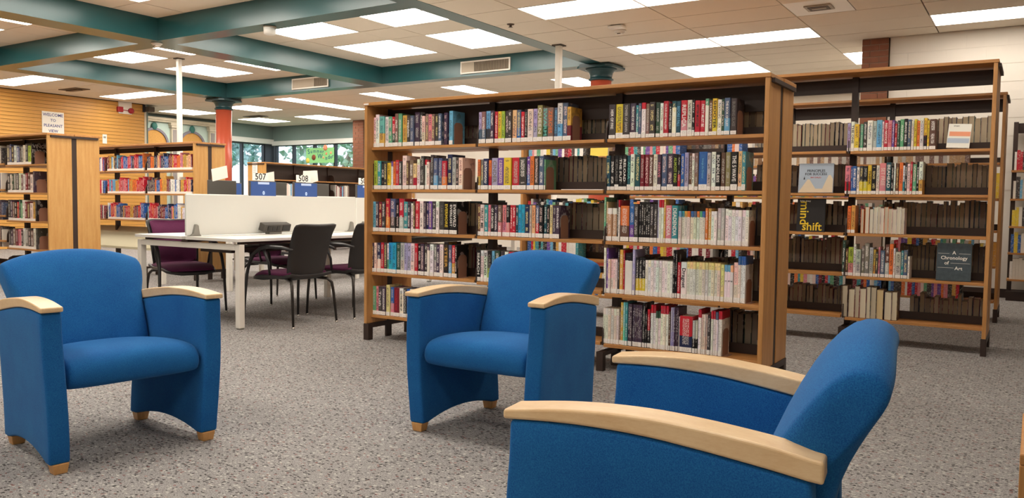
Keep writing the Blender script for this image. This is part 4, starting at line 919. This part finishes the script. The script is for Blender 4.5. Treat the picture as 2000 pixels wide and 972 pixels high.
# ================================================================== FURNITURE
def sstep(a, b, x):
    u = max(0, min(1, (x-a)/(b-a))); return u*u*(3-2*u)
def armchair(label, loc, rz):
    """club chair, local +y is forward"""
    t = thing('armchair', label, 'armchair', loc, rz, 'blue armchairs with wooden arm caps')
    CB = [(.29, .589), (.20, .594), (.11, .594), (.01, .588), (-.10, .573), (-.20, .557), (-.29, .540)]     # underside of the arm cap
    CT = [(.29, .019), (.20, .025), (.11, .030), (.01, .035), (-.10, .039), (-.20, .041), (-.29, .039)]     # its thickness
    def cur(tb, y):
        y = max(tb[-1][0], min(tb[0][0], y))
        for (ya, va), (yb_, vb) in zip(tb, tb[1:]):
            if y >= yb_: return va+(vb-va)*(ya-y)/(ya-yb_)
    ZT = lambda y: (cur(CB, y-.03)+cur(CB, y)+cur(CB, y+.03))/3
    TH = lambda y: cur(CT, y)
    TP = lambda y: .036*(.28-y)/.555
    XO = lambda z, y: .3265+.0215*sstep(0, .58, z)-TP(y)
    ny, nz = 15, 9
    for s in (-1, 1):
        vs, fs = [], []
        def yb(j, k):
            u = k/(nz-1); yr_ = -.285+.013*u; y = yr_+(.276-yr_)*j/(ny-1)
            if j == ny-1: y += .014*math.sin(math.pi*min(1, u*1.1))
            if j == 0: y += .006*u
            return y
        for side in (0, 1):
            for j in range(ny):
                for k in range(nz):
                    y = yb(j, k); q = y/.285
                    zb = .036+.036*max(0, 1-(abs(y)/.24)**2.0) if abs(y) < .24 else .036
                    z = zb+(ZT(y)-zb)*k/(nz-1)
                    x = XO(z, y)-(.074 if side else 0)
                    vs.append((s*x, y, z))
        I = lambda side, j, k: side*ny*nz+j*nz+k
        for j in range(ny-1):
            for k in range(nz-1):
                fs.append((I(0, j, k), I(0, j+1, k), I(0, j+1, k+1), I(0, j, k+1))); fs.append((I(1, j, k), I(1, j, k+1), I(1, j+1, k+1), I(1, j+1, k)))
            for k in (0, nz-1): fs.append((I(0, j, k), I(1, j, k), I(1, j+1, k), I(0, j+1, k)))
        for k in range(nz-1):
            for j in (0, ny-1): fs.append((I(0, j, k), I(0, j, k+1), I(1, j, k+1), I(1, j, k)))
        m = M().add(vs, fs, 0, True); o = m.build('arm_panel', 'blue_fabric', t, .010, 3)
        # wooden cap following the same curve
        secs = []
        for j in range(25):
            y = -.284+.572*j/24; th = TH(y); zb = ZT(y)+.0006
            x1 = XO(.58, y)+.002; x0 = x1-.078
            secs.append([(s*x0, y, zb), (s*x1, y, zb), (s*x1, y, zb+th), (s*x0, y, zb+th)])
        M().loft(secs, 0, True, False).build('arm_cap', 'maple', t, .0055, 3)
        for y in (-.256, .254):
            x = .288-TP(y)
            a, b = (.029, .026); w = M()
            w.loft([[(s*x-a*.78, y-b*.8, 0), (s*x+a*.78, y-b*.8, 0), (s*x+a*.78, y+b*.8, 0), (s*x-a*.78, y+b*.8, 0)], [(s*x-a, y-b, .038), (s*x+a, y-b, .038), (s*x+a, y+b, .038), (s*x-a, y+b, .038)]], 0, True, False)
            w.build('foot', 'maple_foot', t, .003)
    # seat
    prof = [(.245, .292), (.268, .305), (.279, .335), (.275, .365), (.258, .392), (.225, .409), (.16, .417), (.06, .416), (-.05, .406), (-.15, .392), (-.205, .375), (-.21, .325), (-.15, .282), (.0, .276), (.16, .280)]
    secs = []
    for q in range(-12, 13):
        e = 1-abs(q/12)**6; cr = .014*(1-(q/12)**2)
        secs.append([((.2635-TP(y))*q/12, y, (z-.34)*(.88+.12*e)+.34+(cr if z > .36 else 0)) for y, z in prof])
    M().loft(secs, 0, True, True).build('seat', 'blue_fabric', t, 0, 2, 1)
    # backrest: profile swept across the width, waisted between the arms, crowned at the top
    prof = [(-.10, .34), (-.125, .42), (-.158, .51), (-.200, .590), (-.246, .655), (-.288, .706), (-.326, .730), (-.363, .726), (-.388, .702), (-.385, .676), (-.367, .646), (-.338, .595), (-.306, .53), (-.288, .45), (-.272, .36), (-.258, .28), (-.20, .27)]
    secs = []
    for q in range(-16, 17):
        u = q/16; e = (1-abs(u)**8); sec = []
        for y, z in prof:
            hw = .240+.046*sstep(.57, .69, z)
            up = .052*(1-abs(u)**2.2)*sstep(.5, .72, z)
            cy, cz = -.25, .55
            sh = 1-.10*(1-e)
            sec.append((hw*u, cy+(y-cy)*sh+.012*(1-u*u)*sstep(.4, .6, z)*(1 if y > -.3 else .3), cz+(z-cz)*(1-.035*(1-e))+up))
        secs.append(sec)
    M().loft(secs, 0, True, True).build('backrest', 'blue_fabric', t, 0, 2, 1)
    return t
armchair('blue armchair at the left edge facing right beside the white table', (-3.165, 1.884, 0), R(-97.7))
armchair('blue armchair in the middle with its back to the long bookcase', (-1.955, 3.015, 0), R(-179.0))
armchair('blue armchair in the right foreground seen from its side, cut by the lower edge', (-.592, 1.662, 0), R(96.5))

def guest_chair(label, loc, rz, group='plum and black chairs at the white tables'):
    t = thing('guest_chair', label, 'chair', loc, rz, group)
    # back shell
    def shell(th0, th1, w, z0, z1, off):
        secs = []
        for k in range(13):
            u = k/12; z = z0+(z1-z0)*u; yc = -.175-.11*u**1.15+.02*math.sin(u*3.0)-.018*sstep(.8, 1, u)
            hw = w*(.97-.10*(1-u)*(1-u)+.03*sstep(.75, 1, u)); a = []
            for j in range(9):
                v = -1+j/4; a.append((hw*v, yc+.035*v*v*(1-.4*u)+off, z+.024*v*v*sstep(.5, 1, u)))
            b = [(x*1.0, y-(th0 if abs(x) < hw*.99 else th0*.5), zz) for x, y, zz in reversed(a)]
            secs.append(a+b)
        return secs
    M().loft(shell(.022, 0, .228, .37, .805, 0), 0, True, True).build('back_shell', 'black_plastic', t, 0, 2, 1)
    M().loft(shell(.016, 0, .20, .43, .795, .017), 0, True, True).build('back_cushion', 'plum_fabric', t, 0, 2, 1)
    secs = []
    for k in range(11):
        y = -.215+.465*k/10; hw = .222*(1-.12*sstep(.8, 1, k/10)**2); z = .392-.022*sstep(.7, 1, k/10)+.02*sstep(.2, 0, k/10)
        secs.append([(-hw, y, z+.012), (-hw*.6, y, z), (0, y, z-.004), (hw*.6, y, z), (hw, y, z+.012), (hw, y, z-.012), (hw*.5, y, z-.03), (-hw*.5, y, z-.03), (-hw, y, z-.012)])
    M().loft(secs, 0, True, True).build('seat_pan', 'black_plastic', t, .004)
    secs = []
    for k in range(11):
        y = -.17+.42*k/10; hw = .208*(1-.12*sstep(.8, 1, k/10)**2); z = .398-.02*sstep(.75, 1, k/10); h = .036*(1-.5*sstep(.85, 1, k/10))
        secs.append([(-hw, y, z), (-hw, y, z+h*.6), (-hw*.85, y, z+h), (0, y, z+h*1.05), (hw*.85, y, z+h), (hw, y, z+h*.6), (hw, y, z), (0, y, z-.004)])
    M().loft(secs, 0, True, True).build('seat_cushion', 'plum_fabric', t, .004)
    for s in (-1, 1):
        M().tube([(s*.225, -.24, .612), (s*.245, -.14, .628), (s*.257, 0, .632), (s*.264, .09, .612), (s*.27, .16, .565), (s*.273, .205, .49), (s*.276, .23, .40), (s*.282, .247, .22), (s*.289, .256, .012)],
                 [.014, .018, .020, .019, .017, .015, .014, .013, .011], 8, flat=.8).build('leg', 'black_plastic', t)
        M().tube([(s*.255, .06, .618), (s*.235, .02, .50), (s*.215, .03, .40)], [.012, .010, .010]).build('arm_strut', 'black_plastic', t)
        M().tube([(s*.15, -.09, .372), (s*.195, -.195, .362), (s*.215, -.225, .33), (s*.223, -.238, .24), (s*.234, -.26, .012)], [.012, .013, .013, .012, .010]).build('leg', 'chair_metal', t)
        for x, y in ((.289, .256), (.234, -.26)): M().lathe([(.013, 0), (.013, .006), (.008, .014)], 10, 0, (s*x, y, 0)).build('glide', 'chrome', t)
    return t
guest_chair('black backed chair with plum seat, nearest on the right side of the white table', (-5.10, 4.63, 0), R(90))
guest_chair('black backed chair half hidden by the left end of the long bookcase', (-5.10, 5.31, 0), R(90))
guest_chair('plum chair at the left end of the white table, facing the room', (-6.37, 4.50, 0), R(-105))
guest_chair('chair across the white table, its plum seat showing under the tabletop', (-6.36, 5.56, 0), R(-90))

# white bench table with frosted dividers
t = thing('work_table', 'long white bench table with slim square legs', 'table', (-5.10, 4.08, 0))
for xa, xb in ((-.635, 0), (-1.32, -.685)):
    M().box((xa, 0, .676), (xb, 1.99, .70)).build('tabletop', 'white_laminate', t, .002); M().box((xa, 2.0, .676), (xb, 4.0, .70)).build('tabletop', 'white_laminate', t, .002)
box('cable_channel', (-.70, .01, .655), (-.62, 3.99, .676), 'dark_steel', t)
for y in (.02, 3.93):
    for x in (-.055, -1.315): M().box((x, y, .012), (x+.05, y+.05, .655)).build('leg', 'white_paint', t, .003); box('leg_glide', (x+.006, y+.006, 0), (x+.044, y+.044, .012), 'grey_plastic', t)
    M().box((-1.265, y, .61), (-.055, y+.05, .655)).build('cross_beam', 'white_paint', t, .003)
M().box((-1.03, 1.9, .012), (-.98, 1.95, .655)).build('leg', 'white_paint', t, .003); M().box((-.36, 1.9, .012), (-.31, 1.95, .655)).build('leg', 'white_paint', t, .003)
for x in (-.09, -1.28): box('side_beam', (x, .07, .655), (x+.04, 3.93, .676), 'dark_steel', t)
box('cable_tray', (-.85, .3, .56), (-.45, 3.7, .60), 'dark_steel', t)
for y0, y1, lab in ((.02, 1.97, 'front frosted white divider panel standing along the white table'), (1.985, 3.96, 'rear frosted white divider panel, mostly behind the long bookcase')):
    d = thing('divider_panel', lab, 'divider', (-5.76, 4.08, .701))
    M().box((-.008, y0, .004), (.008, y1, .335)).build('panel', 'screen_white', d, .002)
    for y in (y0+.03, y1-.13):
        M().prism([(y, 0), (y+.10, 0), (y+.085, .02), (y+.075, .085), (y+.06, .095), (y+.045, .095), (y+.025, .02)], -.03, .03, 'x').build('clamp', 'grey_plastic', d, .004)
t = thing('power_box', 'tilted grey power outlet box on the white table before the divider', 'power outlet', (-5.70, 4.80, .701))
M().prism([(-.03, 0), (.03, 0), (.03, .02), (-.03, .02)], .08, .22, 'y').build('foot', 'grey_plastic', t, .004)
M().prism([(.045, .02), (.065, .085), (.0, .105), (-.025, .04)], 0, .30, 'y').build('housing', 'dark_grey', t, .004)
for k in range(3): M().box((.0, 0, 0), (.004, .035, .04)).build('socket', 'outlet_black', t).matrix_local = T_((.0505, .04+.05*k, .032)) @ Matrix.Rotation(R(17), 4, 'Y')
M().box((.0, 0, 0), (.004, .085, .048)).build('port_panel', 'outlet_black', t).matrix_local = T_((.0495, .205, .029)) @ Matrix.Rotation(R(17), 4, 'Y')

# computer bench beyond
t = thing('computer_bench', 'white computer bench beyond the frosted dividers', 'table', (-7.35, 5.75, 0))
for xa, xb in ((-.62, 0), (-1.25, -.64)): M().box((xa, 0, .676), (xb, 4.1, .70)).build('tabletop', 'white_laminate', t, .002)
for y in (.02, 2.0, 4.03):
    for x in (-.055, -1.24): M().box((x, y, 0), (x+.05, y+.05, .676)).build('leg', 'white_paint', t, .003)
M().box((-.79, .05, .701), (-.77, 4.05, 1.06)).build('privacy_screen', 'screen_white', t, .002)
def monitor(lab, x, y, rz, lit=True, tilt=0, name='monitor'):
    m = thing(name, lab, 'monitor', (x, y, .701), rz)                 # faces local -y
    M().box((-.20, 0, .20), (.20, .035, .53)).build('housing', 'dark_grey', m, .006)
    box('screen', (-.19, -.003, .212), (.19, 0, .52), 'screen_blue' if lit else 'outlet_black', m)
    if lit:
        o = M().lathe([(.022, 0), (.022, .001)], 16).build('emblem', 'screen_logo', m); o.matrix_local = T_((.0, -.0032, .385)) @ Matrix.Rotation(R(90), 4, 'X') @ Matrix.Diagonal((.8, 1.1, 1, 1))
        for a_, b_ in (((-.006, .381), (-.002, .391)), ((.002, .381), (.006, .391))): box('emblem_mark', (a_[0], -.0052, a_[1]), (b_[0], -.0044, b_[1]), 'screen_blue', m)
        box('label_strip', (-.085, -.006, .49), (.085, -.003, .517), 'pale_blue', m)
    M().box((-.03, .035, .02), (.03, .06, .34)).build('stand', 'dark_grey', m); M().box((-.11, -.06, 0), (.11, .10, .02)).build('base', 'dark_grey', m, .006)
    return m
for num, y, wh in (('507', 6.75, "before the far low bookcase's end"), ('508', 7.44, 'second from the long bookcase'), ('503', 8.58, 'cut off by the long bookcase')):
    monitor('monitor with a blue login screen '+wh, -7.95, y, R(90))
    c = thing('number_card', 'white number card on the blue monitor '+wh, 'sign', (-7.955, y-.03, 1.235))
    M().box((-.004, -.13, 0), (.0, .11, .09)).build('card', 'paper', c); words('number', num, .112, 'ink', c, T_((.0008, -.01, .045)) @ EAST)
t2 = thing('computer_table', 'small white computer table behind the paperback bookcase', 'table', (-9.6, 6.95, 0))
M().box((0, 0, .676), (.62, .72, .70)).build('tabletop', 'white_laminate', t2, .002)
for x in (.02, .55):
    for y in (.02, .65): M().box((x, y, 0), (x+.05, y+.05, .676)).build('leg', 'white_paint', t2)
monitor('blue screened monitor half hidden behind the end of the paperback bookcase', -9.2, 7.24, R(90))
for k, (y, lab) in enumerate(((6.42, 'dark monitor back beside the red column'), (7.22, 'dark monitor back between the two whole blue monitors'), (7.98, 'dark monitor back right of the two whole blue monitors'))):
    monitor(lab, -8.32, y, R(-90), False)
for k, (x, y, z, r_, lab) in enumerate(((-8.28, 6.38, 1.24, 14, 'white paper sheet leaning above the leftmost dark monitor'), (-8.28, 7.10, 1.20, 12, 'white paper sheet leaning between the two whole number cards'), (-7.98, 7.52, 1.24, 4, 'white sheet standing right behind a number card'), (-8.28, 7.86, 1.24, 16, 'white paper sheet leaning above the rightmost dark monitor'))):
    c = thing('paper_sheet', lab, 'paper', (x, y, z)); o = box('sheet', (-.002, -.11, 0), (0, .11, .15), 'paper', c); o.rotation_euler = (R(r_), R(10), 0)
# task chair behind the bench
def task_chair(lab, loc, rz):
    t = thing('task_chair', lab, 'chair', loc, rz)
    for k in range(5):
        a = k*2*math.pi/5; c, s = math.cos(a), math.sin(a)
        M().tube([(c*.03, s*.03, .10), (c*.2, s*.2, .085), (c*.30, s*.30, .07)], [.022, .018, .014]).build('base_arm', 'black_plastic', t)
        M().tube([(c*.30-s*.022, s*.30+c*.022, .028), (c*.30+s*.022, s*.30-c*.022, .028)], .028, 12).build('caster', 'black_plastic', t)
    M().tube([(0, 0, .08), (0, 0, .40)], .025, 12).build('gas_lift', 'black_plastic', t)
    M().box((-.24, -.23, .41), (.24, .24, .47)).build('seat', 'black_plastic', t, .025, 3)
    M().box((-.22, -.27, .55), (.22, -.22, .95)).build('backrest', 'black_plastic', t, .025, 3)
    M().tube([(0, -.05, .40), (0, -.26, .42), (0, -.28, .60)], .018).build('back_post', 'black_plastic', t)
    for s in (-1, 1): M().tube([(s*.22, 0, .42), (s*.29, 0, .45), (s*.29, .0, .62), (s*.28, -.1, .64), (s*.28, .12, .64)], .016).build('armrest', 'black_plastic', t)
task_chair('black wheeled task chair seen under the white table', (-10.3, 8.5, 0), R(-60))
task_chair('second black wheeled task chair farther left under the table', (-11.0, 9.6, 0), R(-100))

t = thing('end_table', 'wooden end table just entering the picture at the lower right corner', 'table', (-.008, 2.16, 0))
for x in (0, .47): M().box((x, 0, 0), (x+.03, .45, .42)).build('side_panel', 'oak_end', t, .003)
M().box((-.0, -.0, .42), (.50, .45, .447)).build('top', 'oak_edge', t, .004); M().box((.03, .02, .15), (.47, .43, .17)).build('shelf', 'oak_edge', t)


# lettering curves become plain meshes
bpy.context.view_layer.update()
dg = bpy.context.evaluated_depsgraph_get()
for o in TEXTS:
    me = bpy.data.meshes.new_from_object(o.evaluated_get(dg)); nm = o.name
    q = bpy.data.objects.new('x', me); COL.objects.link(q); q.parent = o.parent; q.matrix_parent_inverse = o.matrix_parent_inverse; q.matrix_local = o.matrix_local.copy()
    base = nm.split('.')[0]; bpy.data.objects.remove(o); q.name = base
